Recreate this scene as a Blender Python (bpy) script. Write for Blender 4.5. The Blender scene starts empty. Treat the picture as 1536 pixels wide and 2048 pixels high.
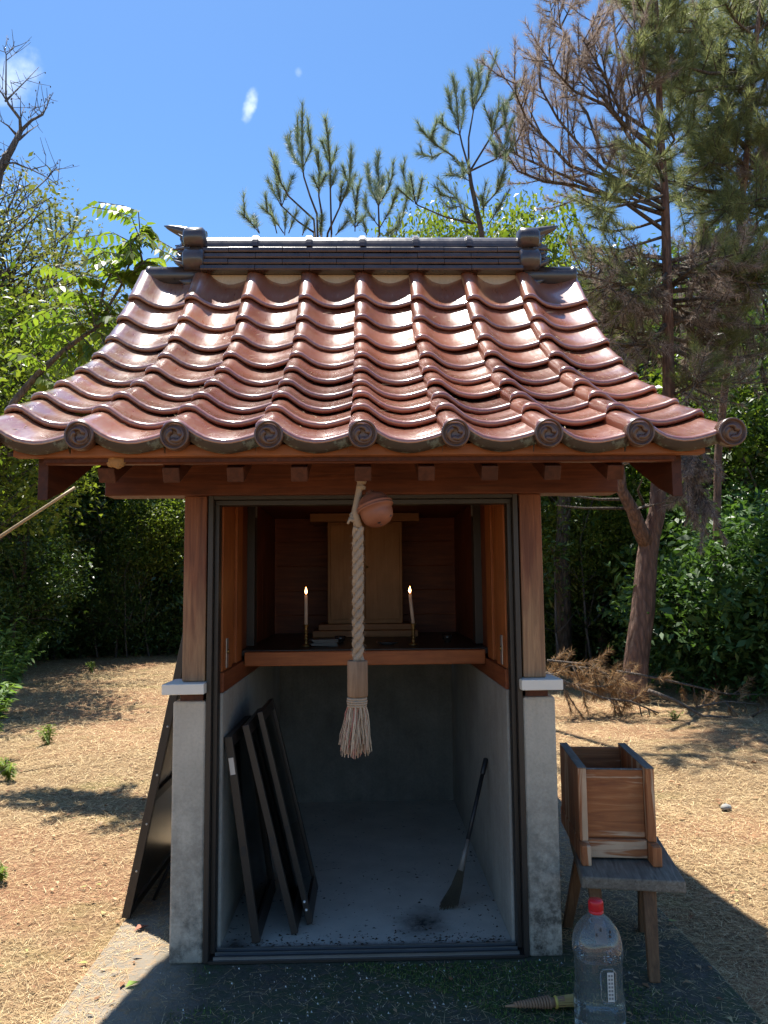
import bpy, math, random
import numpy as np
from mathutils import Vector, Matrix

random.seed(7)
rng = np.random.default_rng(11)
SC = bpy.context.scene
COL = SC.collection
rad = math.radians

# ------------------------------------------------------------------ camera
CX, CY, CZ = 0.0083, -2.77, 1.2647
YAW, PITCH, ROLL, FPX = -0.0234, 0.0995, -0.0097, 1538.0
_fw = np.array([-math.sin(YAW), math.cos(YAW), 0.0]); _rt = np.array([math.cos(YAW), math.sin(YAW), 0.0]); _up = np.array([0, 0, 1.0])
FW = _fw * math.cos(PITCH) + _up * math.sin(PITCH)
_u2 = _up * math.cos(PITCH) - _fw * math.sin(PITCH)
RT = _rt * math.cos(ROLL) + _u2 * math.sin(ROLL)
UP = _u2 * math.cos(ROLL) - _rt * math.sin(ROLL)
CAM = np.array([CX, CY, CZ])
cd = bpy.data.cameras.new('camera')
cd.sensor_fit = 'VERTICAL'; cd.sensor_height = 36.0; cd.sensor_width = 27.0
cd.lens = FPX / 2048.0 * 36.0
cd.clip_start = 0.05; cd.clip_end = 2000.0
cam = bpy.data.objects.new('camera', cd); COL.objects.link(cam)
m = Matrix.Identity(4)
for i in range(3):
    m[i][0] = RT[i]; m[i][1] = UP[i]; m[i][2] = -FW[i]; m[i][3] = CAM[i]
cam.matrix_world = m
SC.camera = cam

def _ray(px, py): return FW + RT * (px - 768) / FPX - UP * (py - 1024) / FPX
def atY(px, py, Y):
    d = _ray(px, py); return CAM + d * (Y - CAM[1]) / d[1]
def atZ(px, py, Z=0.0):
    d = _ray(px, py); return CAM + d * (Z - CAM[2]) / d[2]

# ------------------------------------------------------------------ sky, sun, exposure
SUN = Vector((-0.15, 0.31, 1.0)).normalized()
SUN_EL = math.asin(SUN.z); SUN_AZ = math.atan2(SUN.x, SUN.y)
W = bpy.data.worlds.new('World'); SC.world = W; W.use_nodes = True
nt = W.node_tree; nt.nodes.clear()
def N(nt, t, **kw):
    n = nt.nodes.new(t)
    for k, v in kw.items():
        if k in n.inputs.keys() if hasattr(n.inputs, 'keys') else False: n.inputs[k].default_value = v
        else: setattr(n, k, v)
    return n
out = N(nt, 'ShaderNodeOutputWorld'); bg = N(nt, 'ShaderNodeBackground')
sky = N(nt, 'ShaderNodeTexSky', sky_type='NISHITA'); sky.sun_disc = False
sky.sun_elevation = SUN_EL; sky.sun_rotation = SUN_AZ
sky.air_density = 1.0; sky.dust_density = 0.25; sky.ozone_density = 3.0; sky.altitude = 200
hs = N(nt, 'ShaderNodeHueSaturation'); hs.inputs['Saturation'].default_value = 1.18; hs.inputs['Value'].default_value = 1.0
nt.links.new(sky.outputs[0], hs.inputs['Color'])
# two small wisps of cloud, fixed in the sky by their direction
tc = N(nt, 'ShaderNodeTexCoord')
noi = N(nt, 'ShaderNodeTexNoise'); noi.inputs['Scale'].default_value = 95; noi.inputs['Detail'].default_value = 5
nt.links.new(tc.outputs['Generated'], noi.inputs['Vector'])
last = hs.outputs[0]
for (px, py, sx, sy, rot, amt) in ((500, 210, 9, 22, 0.45, 0.6), (22, 160, 48, 22, -0.7, 0.42), (597, 146, 6, 6, 0, 0.18)):
    d0 = _ray(px, py); d0 = d0 / np.linalg.norm(d0)
    a = RT * math.cos(rot) - UP * math.sin(rot); b = RT * math.sin(rot) + UP * math.cos(rot)
    acc = None
    for ax, s in ((a, sx), (b, sy)):
        dt = N(nt, 'ShaderNodeVectorMath', operation='DOT_PRODUCT'); dt.inputs[1].default_value = tuple(ax)
        nt.links.new(tc.outputs['Generated'], dt.inputs[0])
        sb = N(nt, 'ShaderNodeMath', operation='SUBTRACT'); sb.inputs[1].default_value = float(ax @ d0)
        nt.links.new(dt.outputs['Value'], sb.inputs[0])
        dv = N(nt, 'ShaderNodeMath', operation='MULTIPLY'); dv.inputs[1].default_value = FPX / s
        nt.links.new(sb.outputs[0], dv.inputs[0])
        sq = N(nt, 'ShaderNodeMath', operation='MULTIPLY'); nt.links.new(dv.outputs[0], sq.inputs[0]); nt.links.new(dv.outputs[0], sq.inputs[1])
        if acc is None: acc = sq.outputs[0]
        else:
            ad = N(nt, 'ShaderNodeMath', operation='ADD'); nt.links.new(acc, ad.inputs[0]); nt.links.new(sq.outputs[0], ad.inputs[1]); acc = ad.outputs[0]
    wob = N(nt, 'ShaderNodeMath', operation='MULTIPLY_ADD'); wob.inputs[1].default_value = 2.6; wob.inputs[2].default_value = -1.1
    nt.links.new(noi.outputs['Fac'], wob.inputs[0])
    ad = N(nt, 'ShaderNodeMath', operation='ADD'); nt.links.new(acc, ad.inputs[0]); nt.links.new(wob.outputs[0], ad.inputs[1])
    mr = N(nt, 'ShaderNodeMapRange'); mr.interpolation_type = 'SMOOTHSTEP'
    mr.inputs[1].default_value = -1.2; mr.inputs[2].default_value = 2.2; mr.inputs[3].default_value = amt; mr.inputs[4].default_value = 0.0
    nt.links.new(ad.outputs[0], mr.inputs[0])
    mx = N(nt, 'ShaderNodeMix', data_type='RGBA'); mx.inputs[7].default_value = (8.5, 9.0, 9.5, 1)
    nt.links.new(mr.outputs[0], mx.inputs[0]); nt.links.new(last, mx.inputs[6]); last = mx.outputs[2]
nt.links.new(last, bg.inputs['Color']); bg.inputs['Strength'].default_value = 0.097
nt.links.new(bg.outputs[0], out.inputs[0])
sl = bpy.data.lights.new('sun', 'SUN'); sl.energy = 4.9; sl.angle = rad(0.53); sl.color = (1.0, 0.95, 0.87)
so = bpy.data.objects.new('sun', sl); COL.objects.link(so)
so.rotation_euler = SUN.to_track_quat('Z', 'Y').to_euler(); so.location = (0, 0, 20)
SC.view_settings.view_transform = 'Standard'; SC.view_settings.look = 'None'
SC.view_settings.exposure = 1.12; SC.view_settings.gamma = 1.0; SC.view_settings.use_curve_mapping = False
SC.render.engine = 'CYCLES'
cy = SC.cycles
cy.max_bounces = 7; cy.diffuse_bounces = 4; cy.glossy_bounces = 3; cy.transmission_bounces = 7; cy.transparent_max_bounces = 8
cy.caustics_reflective = False; cy.caustics_refractive = False; cy.sample_clamp_indirect = 6.0
cy.use_denoising = True

# ------------------------------------------------------------------ mesh helpers
class MB:
    def __init__(s): s.v = []; s.f = []; s.mi = []
    def add(s, vs, fs, mi=0):
        o = len(s.v); s.v.extend([tuple(map(float, p)) for p in vs]); s.f.extend([tuple(i + o for i in f) for f in fs]); s.mi.extend([mi] * len(fs)); return s
    def box(s, x0, x1, y0, y1, z0, z1, M=None, mi=0):
        vs = [(x, y, z) for x in (x0, x1) for y in (y0, y1) for z in (z0, z1)]
        if M is not None: vs = [M @ Vector(p) for p in vs]
        return s.add(vs, [(0, 1, 3, 2), (4, 6, 7, 5), (0, 4, 5, 1), (2, 3, 7, 6), (0, 2, 6, 4), (1, 5, 7, 3)], mi)
    def bar(s, a, b, w, h, up=(0, 0, 1), mi=0):
        a = Vector(a); b = Vector(b); d = (b - a).normalized(); u = Vector(up)
        r = d.cross(u).normalized(); u = r.cross(d)
        vs = []
        for p in (a, b):
            for i, j in ((-1, -1), (1, -1), (1, 1), (-1, 1)): vs.append(p + r * (i * w / 2) + u * (j * h / 2))
        return s.add(vs, [(3, 2, 1, 0), (4, 5, 6, 7), (0, 1, 5, 4), (1, 2, 6, 5), (2, 3, 7, 6), (3, 0, 4, 7)], mi)
    def tube(s, pts, rr, n=8, cap=True, mi=0):
        P = [Vector(p) for p in pts]
        if not hasattr(rr, '__len__'): rr = [rr] * len(P)
        t0 = (P[1] - P[0]).normalized(); ref = Vector((0, 0, 1)) if abs(t0.z) < .9 else Vector((1, 0, 0))
        r = t0.cross(ref).normalized(); vs = []
        for i, p in enumerate(P):
            t = (P[min(i + 1, len(P) - 1)] - P[max(i - 1, 0)]).normalized()
            r = (r - t * r.dot(t)).normalized(); q = t.cross(r)
            for k in range(n):
                a = 2 * math.pi * k / n; vs.append(p + (r * math.cos(a) + q * math.sin(a)) * rr[i])
        fs = [(i * n + k, i * n + (k + 1) % n, (i + 1) * n + (k + 1) % n, (i + 1) * n + k) for i in range(len(P) - 1) for k in range(n)]
        if cap: fs += [tuple(range(n - 1, -1, -1)), tuple(range((len(P) - 1) * n, len(P) * n))]
        return s.add(vs, fs, mi)
    def lathe(s, prof, n=24, M=None, mi=0, cap=True):
        vs = []
        for (r, z) in prof:
            for k in range(n):
                a = 2 * math.pi * k / n; p = Vector((r * math.cos(a), r * math.sin(a), z)); vs.append(M @ p if M is not None else p)
        L = len(prof)
        fs = [(i * n + k, i * n + (k + 1) % n, (i + 1) * n + (k + 1) % n, (i + 1) * n + k) for i in range(L - 1) for k in range(n)]
        if cap: fs += [tuple(range(n - 1, -1, -1)), tuple(range((L - 1) * n, L * n))]
        return s.add(vs, fs, mi)
    def prism(s, poly, a, b, axis='x', mi=0):
        def mk(p, t): return (t, p[0], p[1]) if axis == 'x' else ((p[0], t, p[1]) if axis == 'y' else (p[0], p[1], t))
        n = len(poly); vs = [mk(p, a) for p in poly] + [mk(p, b) for p in poly]
        return s.add(vs, [tuple(range(n)), tuple(range(2 * n - 1, n - 1, -1))] + [(i, i + n, (i + 1) % n + n, (i + 1) % n) for i in range(n)], mi)
    def mesh(s, name, mats, smooth=False):
        me = bpy.data.meshes.new(name); me.from_pydata(s.v, [], s.f)
        for mm in (mats if isinstance(mats, (list, tuple)) else [mats]): me.materials.append(mm)
        if any(s.mi): me.polygons.foreach_set('material_index', s.mi)
        import bmesh as _b
        bm = _b.new(); bm.from_mesh(me); _b.ops.recalc_face_normals(bm, faces=bm.faces); bm.to_mesh(me); bm.free()
        if smooth: me.polygons.foreach_set('use_smooth', [True] * len(me.polygons))
        me.update(); return me
    def build(s, name, mats, parent=None, smooth=False, bevel=0, label=None):
        o = bpy.data.objects.new(name, s.mesh(name, mats, smooth)); COL.objects.link(o)
        if parent is not None: o.parent = parent
        if bevel:
            b = o.modifiers.new('bevel', 'BEVEL'); b.width = bevel; b.segments = 2; b.limit_method = 'ANGLE'; b.angle_limit = rad(40)
        if smooth and not bevel:
            pass
        if label: o['label'] = label
        return o

def npmesh(name, V, F, mat, parent=None, smooth=False):
    """V: n x 3, F: m x k array of equal-sized faces"""
    V = np.asarray(V, dtype=np.float32); F = np.asarray(F, dtype=np.int32)
    me = bpy.data.meshes.new(name); m_, k = F.shape
    me.vertices.add(len(V)); me.vertices.foreach_set('co', V.ravel())
    me.loops.add(m_ * k); me.loops.foreach_set('vertex_index', F.ravel())
    me.polygons.add(m_); me.polygons.foreach_set('loop_start', np.arange(0, m_ * k, k, dtype=np.int32))
    if smooth: me.polygons.foreach_set('use_smooth', np.ones(m_, dtype=bool))
    me.materials.append(mat); me.update(calc_edges=True); 
    o = bpy.data.objects.new(name, me); COL.objects.link(o)
    if parent is not None: o.parent = parent
    return o

def tag(o, label=None, cat=None, group=None, kind=None):
    if label: o['label'] = label
    if cat: o['category'] = cat
    if group: o['group'] = group
    if kind: o['kind'] = kind
    return o
def thing(name, label, cat, loc=(0, 0, 0), group=None):
    o = bpy.data.objects.new(name, None); COL.objects.link(o); o.location = loc; o.empty_display_size = 0.05
    return tag(o, label, cat, group)
def part(o, t):
    """parent o (built in world coordinates) to thing t without moving it"""
    o.parent = t; o.matrix_parent_inverse = Matrix.Translation(-Vector(t.location)); return o

# ------------------------------------------------------------------ materials
def newmat(name):
    mt = bpy.data.materials.new(name); mt.use_nodes = True
    t = mt.node_tree; b = t.nodes['Principled BSDF']; return mt, t, b
def L(t, a, b): t.links.new(a, b)
def coords(t, scale=(1, 1, 1), which='Object'):
    c = t.nodes.new('ShaderNodeTexCoord'); mp = t.nodes.new('ShaderNodeMapping'); mp.inputs['Scale'].default_value = scale
    L(t, c.outputs[which], mp.inputs[0]); return mp.outputs[0]
def noise(t, vec, scale, detail=4, rough=.55, dist=0):
    n = t.nodes.new('ShaderNodeTexNoise'); n.inputs['Scale'].default_value = scale; n.inputs['Detail'].default_value = detail
    n.inputs['Roughness'].default_value = rough; n.inputs['Distortion'].default_value = dist
    if vec is not None: L(t, vec, n.inputs['Vector'])
    return n.outputs['Fac']
def ramp(t, fac, stops):
    r = t.nodes.new('ShaderNodeValToRGB'); e = r.color_ramp.elements
    while len(e) < len(stops): e.new(.5)
    for k, (p, c) in enumerate(stops):
        e[k].position = p; e[k].color = (c[0], c[1], c[2], 1) if hasattr(c, '__len__') else (c, c, c, 1)
    L(t, fac, r.inputs[0]); return r.outputs[0]
def mix(t, fac, a, b, mode='MIX'):
    n = t.nodes.new('ShaderNodeMix'); n.data_type = 'RGBA'; n.blend_type = mode
    for sock, v in ((n.inputs[0], fac), (n.inputs[6], a), (n.inputs[7], b)):
        if isinstance(v, (int, float)): sock.default_value = v
        elif isinstance(v, (tuple, list)): sock.default_value = (v[0], v[1], v[2], 1)
        else: L(t, v, sock)
    return n.outputs[2]
def bump(t, b, h, strength=.3, dist=.01):
    n = t.nodes.new('ShaderNodeBump'); n.inputs['Strength'].default_value = strength; n.inputs['Distance'].default_value = dist
    L(t, h, n.inputs['Height']); L(t, n.outputs[0], b.inputs['Normal'])
def maprange(t, v, a, b, c=0, d=1):
    n = t.nodes.new('ShaderNodeMapRange'); n.inputs[1].default_value = a; n.inputs[2].default_value = b; n.inputs[3].default_value = c; n.inputs[4].default_value = d
    L(t, v, n.inputs[0]); return n.outputs[0]
def sep(t, vec):
    n = t.nodes.new('ShaderNodeSeparateXYZ'); L(t, vec, n.inputs[0]); return n.outputs
def math_(t, op, a, b=None):
    n = t.nodes.new('ShaderNodeMath'); n.operation = op
    for k, v in enumerate((a, b)):
        if v is None: continue
        if isinstance(v, (int, float)): n.inputs[k].default_value = v
        else: L(t, v, n.inputs[k])
    return n.outputs[0]

def wood(name, dark, light, axis='z', rough=.62, grain=1.0, grey=None, greyfac=(.5, .75), spec=.3):
    mt, t, b = newmat(name)
    st = {'x': (1.2, 16, 16), 'y': (16, 1.2, 16), 'z': (16, 16, 1.2)}[axis]
    v = coords(t, st); g = noise(t, v, 3.2 * grain, 6, .6, .9)
    v2 = coords(t, (3, 3, 3)); blot = noise(t, v2, 1.7, 4, .6)
    c = ramp(t, g, [(.30, dark), (.52, [(a + c_) / 2 for a, c_ in zip(dark, light)]), (.72, light)])
    c = mix(t, ramp(t, blot, [(.35, .0), (.7, .55)]), c, [x * .55 for x in dark])
    if grey is not None:
        w = noise(t, coords(t, tuple(x * .45 for x in st)), 2.1, 5, .65, .5)
        c = mix(t, ramp(t, w, [(greyfac[0], 0.0), (greyfac[1], 1.0)]), c, grey)
    L(t, c, b.inputs['Base Color']); b.inputs['Roughness'].default_value = rough; b.inputs['Specular IOR Level'].default_value = spec
    bump(t, b, g, .35, .004); return mt

def concrete(name, c0, c1, stain=None, scale=1.0):
    mt, t, b = newmat(name)
    v = coords(t); n1 = noise(t, v, 5 * scale, 6, .65); n2 = noise(t, v, 90 * scale, 3, .6)
    c = ramp(t, n1, [(.3, c0), (.7, c1)])
    c = mix(t, ramp(t, n2, [(.35, .22), (.58, 0.0)]), c, [x * .5 for x in c0])
    stk = noise(t, coords(t, (14, 14, .9)), 1.6, 5, .65); c = mix(t, ramp(t, stk, [(.45, 0.0), (.75, .32)]), c, [x * .62 for x in c0])
    big = noise(t, v, 1.7, 4, .6); c = mix(t, ramp(t, big, [(.45, 0.0), (.75, .45)]), c, [min(1, x * 1.25) for x in c1])
    if stain is not None:
        n3 = noise(t, v, 7, 6, .75); n5 = noise(t, v, 38, 4, .7); z = sep(t, v)[2]
        f = math_(t, 'MULTIPLY', math_(t, 'MULTIPLY', maprange(t, z, .72, .05), maprange(t, n3, .36, .56)), maprange(t, n5, .25, .55, .35, 1.0))
        f = math_(t, 'MAXIMUM', f, math_(t, 'MULTIPLY', maprange(t, math_(t, 'ADD', z, math_(t, 'MULTIPLY', n3, .2)), .17, .06), .75)); c = mix(t, f, c, stain)
    L(t, c, b.inputs['Base Color']); b.inputs['Roughness'].default_value = .88; b.inputs['Specular IOR Level'].default_value = .25
    bump(t, b, math_(t, 'ADD', n1, n2), .35, .006); return mt

def plain(name, col, rough=.5, metal=0.0, spec=.5, var=.12, bscale=60, bstr=.08):
    mt, t, b = newmat(name); v = coords(t); n = noise(t, v, 9, 5, .6)
    c = mix(t, n, [x * (1 - var) for x in col], [min(1, x * (1 + var)) for x in col])
    L(t, c, b.inputs['Base Color']); b.inputs['Roughness'].default_value = rough; b.inputs['Metallic'].default_value = metal
    b.inputs['Specular IOR Level'].default_value = spec
    bump(t, b, noise(t, v, bscale, 3), bstr, .003); return mt

def leafmat(name, a, b_, trans=.4, rough=.42, spec=.4, ptint=(1.25, 1.35, .5)):
    """leaf: colour varies from leaf to leaf; light passes through"""
    mt, t, b = newmat(name); o = t.nodes['Material Output']
    g = t.nodes.new('ShaderNodeNewGeometry'); oi = t.nodes.new('ShaderNodeObjectInfo')
    f = math_(t, 'FRACT', math_(t, 'ADD', g.outputs['Random Per Island'], math_(t, 'MULTIPLY', oi.outputs['Random'], .37)))
    big = noise(t, coords(t), .9, 2)
    f2 = math_(t, 'ADD', math_(t, 'MULTIPLY', f, .6), math_(t, 'MULTIPLY', big, .4))
    c = ramp(t, f2, [(.2, a), (.8, b_)])
    L(t, c, b.inputs['Base Color']); b.inputs['Roughness'].default_value = rough; b.inputs['Specular IOR Level'].default_value = spec
    tr = t.nodes.new('ShaderNodeBsdfTranslucent')
    L(t, mix(t, 1.0, c, ptint, 'MULTIPLY'), tr.inputs['Color'])
    ms = t.nodes.new('ShaderNodeMixShader'); ms.inputs[0].default_value = trans
    L(t, b.outputs[0], ms.inputs[1]); L(t, tr.outputs[0], ms.inputs[2]); L(t, ms.outputs[0], o.inputs[0]); return mt

# ================================================================== materials of the shrine
M = {}
M['wood_x'] = wood('cedar_beam', (.075, .019, .009), (.20, .06, .025), 'x', .5, 1.0, (.20, .12, .07), (.62, .85))
M['wood_y'] = wood('cedar_rafter', (.048, .013, .007), (.125, .037, .017), 'y', .55)
M['wood_in'] = wood('cedar_interior', (.30, .080, .022), (.50, .165, .048), 'z', .55)
M['wood_inx'] = wood('cedar_shelf', (.28, .075, .022), (.50, .165, .05), 'x', .5)
M['wood_iny'] = wood('cedar_sill', (.20, .05, .018), (.33, .10, .035), 'y', .55)
M['strip'] = wood('eave_strip', (.22, .075, .026), (.36, .13, .048), 'x', .6)
# posts: red stain above, bleached and worn towards the foot
mt, t, b = newmat('cedar_post')
g = noise(t, coords(t, (16, 16, 1.1)), 3.4, 6, .6, 1.0)
c1 = ramp(t, g, [(.3, (.11, .032, .014)), (.7, (.27, .095, .042))]); c2 = ramp(t, g, [(.3, (.20, .10, .048)), (.7, (.44, .25, .125))])
z = sep(t, coords(t))[2]; w = noise(t, coords(t, (7, 7, 1.3)), 2.0, 5, .6)
f = maprange(t, math_(t, 'ADD', z, math_(t, 'MULTIPLY', w, .9)), 1.85, 1.5)
L(t, mix(t, f, c1, c2), b.inputs['Base Color']); b.inputs['Roughness'].default_value = .6; bump(t, b, g, .5, .005); M['post'] = mt
M['conc'] = concrete('concrete', (.43, .38, .305), (.58, .52, .425), (.13, .12, .10))
M['conc2'] = concrete('concrete_mottled', (.42, .375, .30), (.57, .51, .415), (.055, .048, .038))
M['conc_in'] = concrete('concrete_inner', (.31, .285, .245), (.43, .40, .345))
M['conc_bk'] = concrete('concrete_back_shade', (.15, .14, .12), (.25, .235, .205))  # darker copy of the inner concrete: interior shade put into the colour
M['wood_bk'] = wood('cedar_soot_shade', (.12, .026, .011), (.26, .068, .024), 'x', .5)  # back and ceiling boards: soot plus the recess shade, put into the colour
M['wood_bz'] = wood('cedar_soot_shade_upright', (.14, .033, .013), (.28, .078, .026), 'z', .55)  # deeper side boards: soot tone with interior shade painted in
M['cap'] = plain('cream_grey_paint', (.80, .745, .65), .6, 0, .4, .08)
M['bronze'] = plain('bronze_aluminium', (.040, .032, .027), .42, .25, .5, .2, 80, .05)
M['track'] = plain('worn_aluminium', (.42, .42, .42), .35, .9, .5, .25, 90, .2)
M['plaster'] = concrete('mortar', (.44, .35, .24), (.58, .47, .34))
M['steel'] = plain('dull_steel', (.48, .46, .43), .4, .8)
M['black'] = plain('black_plastic', (.018, .018, .02), .45)
M['brass'] = plain('old_brass', (.34, .20, .07), .38, .85)
M['wax'] = plain('wax', (.55, .42, .34), .55)
M['cream'] = plain('sticker_paper', (.72, .62, .52), .6)
M['white'] = plain('white_nylon', (.8, .8, .78), .5)

# glazed roof tile: brown glaze, dust film, slightly different on every tile
mt, t, b = newmat('glazed_tile')
oi = t.nodes.new('ShaderNodeObjectInfo'); v = coords(t); wp = t.nodes.new('ShaderNodeNewGeometry')
n1 = noise(t, wp.outputs['Position'], 6, 5, .62); n2 = noise(t, coords(t, (40, 6, 40)), 2.2, 5, .65, .6); n3 = noise(t, v, 160, 2, .5)
c = mix(t, oi.outputs['Random'], (.18, .050, .025), (.36, .120, .060))
c = mix(t, ramp(t, n1, [(.40, 0.0), (.8, .4)]), c, (.32, .155, .095))
xs = sep(t, wp.outputs['Position'])[0]
dust = math_(t, 'MULTIPLY', maprange(t, xs, -.5, -1.15), maprange(t, n2, .35, .62))
c = mix(t, math_(t, 'MULTIPLY', dust, .55), c, (.36, .27, .17))
c = mix(t, ramp(t, n2, [(.58, 0.0), (.74, .45)]), c, (.42, .27, .19))
L(t, c, b.inputs['Base Color']); b.inputs['Specular IOR Level'].default_value = .55
L(t, maprange(t, math_(t, 'ADD', n1, n2), .75, 1.3, .26, .42), b.inputs['Roughness'])
b.inputs['Coat Weight'].default_value = 1.0; b.inputs['Coat Roughness'].default_value = .13; b.inputs['Coat IOR'].default_value = 1.7
bump(t, b, math_(t, 'ADD', n2, math_(t, 'MULTIPLY', n3, .2)), .07, .003); M['tile'] = mt
# eave tile fronts: the same tile, its shade put into the colour, with lichen
mt, t, b = newmat('shaded_tile_front'); v = coords(t); n1 = noise(t, v, 26, 5, .7); n2 = noise(t, coords(t, (1, 1, 2.5)), 12, 3)
c = ramp(t, n2, [(.3, (.022, .014, .010)), (.7, (.055, .034, .022))]); c = mix(t, ramp(t, n1, [(.56, 0.0), (.62, .85)]), c, (.12, .135, .105))
L(t, c, b.inputs['Base Color']); b.inputs['Roughness'].default_value = .5; bump(t, b, n1, .5, .004); M['apron'] = mt
mt, t, b = newmat('ridge_tile'); v = coords(t); n1 = noise(t, v, 14, 5, .65)
L(t, ramp(t, n1, [(.3, (.030, .021, .017)), (.75, (.075, .053, .043))]), b.inputs['Base Color']); L(t, maprange(t, n1, .3, .7, .24, .42), b.inputs['Roughness'])
b.inputs['Coat Weight'].default_value = .6; b.inputs['Coat Roughness'].default_value = .18; bump(t, b, noise(t, v, 50, 4), .12, .003); M['ridge'] = mt
mt, t, b = newmat('cap_glaze'); v = coords(t); n1 = noise(t, v, 30, 4, .65)
L(t, ramp(t, n1, [(.3, (.060, .026, .015)), (.7, (.125, .058, .034))]), b.inputs['Base Color']); b.inputs['Roughness'].default_value = .35
b.inputs['Coat Weight'].default_value = .25; b.inputs['Coat Roughness'].default_value = .25; M['capg'] = mt

# ================================================================== shrine
shrine = thing('shrine', 'small wooden shrine with brown tiled roof on concrete walls, front open', 'shrine')
YR = 0.97                                     # ridge line
TW, TE = 0.265, 0.205                         # tile pitch across and up the slope
ANG = [25, 25, 26.5, 29.5, 33, 38, 44, 47.5, 48.5]
LIP = [(-0.61, 1.692)]
for a in ANG: LIP.append((LIP[-1][0] + TE * math.cos(rad(a)), LIP[-1][1] + TE * math.sin(rad(a))))

# ---- roof deck, the part that carries the tiles
pr = [(-.545, 1.668)]
for i in range(1, 10):
    a = rad(ANG[min(i, 8)]); y, zz = LIP[i]; pr.append((y + .062 * math.sin(a), zz - .062 * math.cos(a)))
pr = [p for p in pr if p[0] < YR - .01] + [(YR, 2.80)]
lo = [(y, zz - .03) for y, zz in pr]
mir = lambda P: [(2 * YR - y, zz) for y, zz in reversed(P)]
upper = pr + mir(pr)[1:]; lower = lo + mir(lo)[1:]
roof = MB().prism(upper + lower[::-1], -.925, .925, 'x').build('roof', M['wood_y'], shrine)

for s in (-1, 1):
    MB().prism(upper + [(y, zz - .012) for y, zz in upper][::-1], min(s * .926, s * 1.03), max(s * .926, s * 1.03), 'x').build('verge_underlay', M['apron'], roof)
PROF = [(-.037, .000), (-.037, .030), (-.0345, .042), (-.027, .0500), (-.012, .0545), (.004, .054), (.018, .0490), (.036, .035), (.056, .0205), (.08, .008), (.105, .0015), (.13, -.002), (.155, -.001), (.18, .004), (.205, .0105), (.228, .018), (.238, .021)]
def tile_mesh(name, prof, rows, mats):
    mb = MB(); n = len(prof)
    for ri, (v_, dz) in enumerate(rows):
        mb.v.extend([(x, v_, zz + dz) for x, zz in prof])
    for i in range(len(rows) - 1):
        for k in range(n - 1):
            mb.f.append((i * n + k, i * n + k + 1, (i + 1) * n + k + 1, (i + 1) * n + k)); mb.mi.append(1 if (name == 'eave_tile' and i >= 6) else 0)
    me = mb.mesh(name, mats, True); return me
ROWS = [(.285, 0), (.13, 0), (.034, 0), (.027, .0022), (.016, .0042), (.006, .0025), (.0, -.003), (.0003, -.008), (.004, -.015), (.03, -.019), (.20, -.02)]
EROWS = [(.285, 0), (.13, 0), (.04, 0), (.016, 0), (.006, -.0008), (.0, -.005), (-.001, -.012), (.001, -.030), (.006, -.042), (.016, -.044), (.022, -.02), (.20, -.02)]
me_tile = tile_mesh('roof_tile', PROF, ROWS, [M['tile'], M['apron']])
me_eave = tile_mesh('eave_tile', PROF, EROWS, [M['tile'], M['apron']])
LP = [(-.037, -.05)] + PROF[1:]
KP = PROF[:-1] + [(.244, .0255), (.256, .030), (.264, .0295), (.270, .023), (.272, .010), (.272, -.045)]
me_rk = tile_mesh('verge_tile', KP, ROWS, [M['tile'], M['apron']]); me_re = tile_mesh('eave_tile', KP[:-1] + [(.272, -.005)], EROWS, [M['tile'], M['apron']])
me_lv = tile_mesh('verge_tile', LP, ROWS, [M['tile'], M['apron']])
def place(me, name, x, i, back, parent):
    a = rad(ANG[i]) - math.atan(.020 / TE)
    if i == 8: a = rad(ANG[8]) - .025
    jx, jr, jz = random.gauss(0, .002), random.gauss(0, .008), random.gauss(0, .0014)
    Mx = Matrix.Translation((x + jx, LIP[i][0], LIP[i][1] + jz)) @ Matrix.Rotation(a, 4, 'X') @ Matrix.Rotation(jr, 4, 'Z') @ Matrix.Rotation(random.gauss(0, .011), 4, 'Y')
    if back: Mx = Matrix.Translation((0, 2 * YR, 0)) @ Matrix.Rotation(math.pi, 4, 'Z') @ Mx
    o = bpy.data.objects.new(name, me); COL.objects.link(o); o.parent = parent; o.matrix_local = Mx; return o
for back in (False, True):
    for i in range(9):
        for k in range(-4, 4):
            me = (me_re if k == 3 else me_eave) if i == 0 else (me_lv if k == -4 else (me_rk if k == 3 else me_tile))
            place(me, 'eave_tile' if i == 0 else ('verge_tile' if k in (-4, 3) else 'roof_tile'), k * TW, i, back, roof)
# round eave ends with three raised commas
mb = MB(); MY = Matrix.Rotation(rad(90), 4, 'X')
R_ = .0415
mb.lathe([(R_ * .8, -.03), (R_, -.028), (R_, .004), (R_ * .97, .0085), (R_ * .90, .010), (R_ * .84, .0085), (R_ * .82, .003), (R_ * .76, .003), (R_ * .74, .0055), (R_ * .70, .0055), (R_ * .68, .002), (.001, .0015)], 36, MY)
for k in range(3):
    pts = []; rr = []
    for s in range(15):
        u = s / 14; a = rad(120 * k) + rad(235) * u; r0 = .0125 + .0135 * min(1, u * 1.35) ** .8
        pts.append(MY @ Vector((r0 * math.cos(a), r0 * math.sin(a), .0035))); rr.append((.0085 * (1 - u) ** .7 + .0012) * (0.75 if s == 0 else 1))
    mb.tube(pts, rr, 8)
me_cap = mb.mesh('eave_cap', M['capg'], True)
for back in (False, True):
    for k in range(-4, 5):
        o = bpy.data.objects.new('eave_cap', me_cap); COL.objects.link(o); o.parent = roof
        Mx = Matrix.Translation((k * TW + random.gauss(0, .0015), -.618, 1.7025 + random.gauss(0, .0015))) @ Matrix.Rotation(random.uniform(-.25, .25), 4, 'Y') @ Matrix.Rotation(rad(3), 4, 'X')
        if back: Mx = Matrix.Translation((0, 2 * YR, 0)) @ Matrix.Rotation(math.pi, 4, 'Z') @ Mx
        o.matrix_local = Mx
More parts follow.
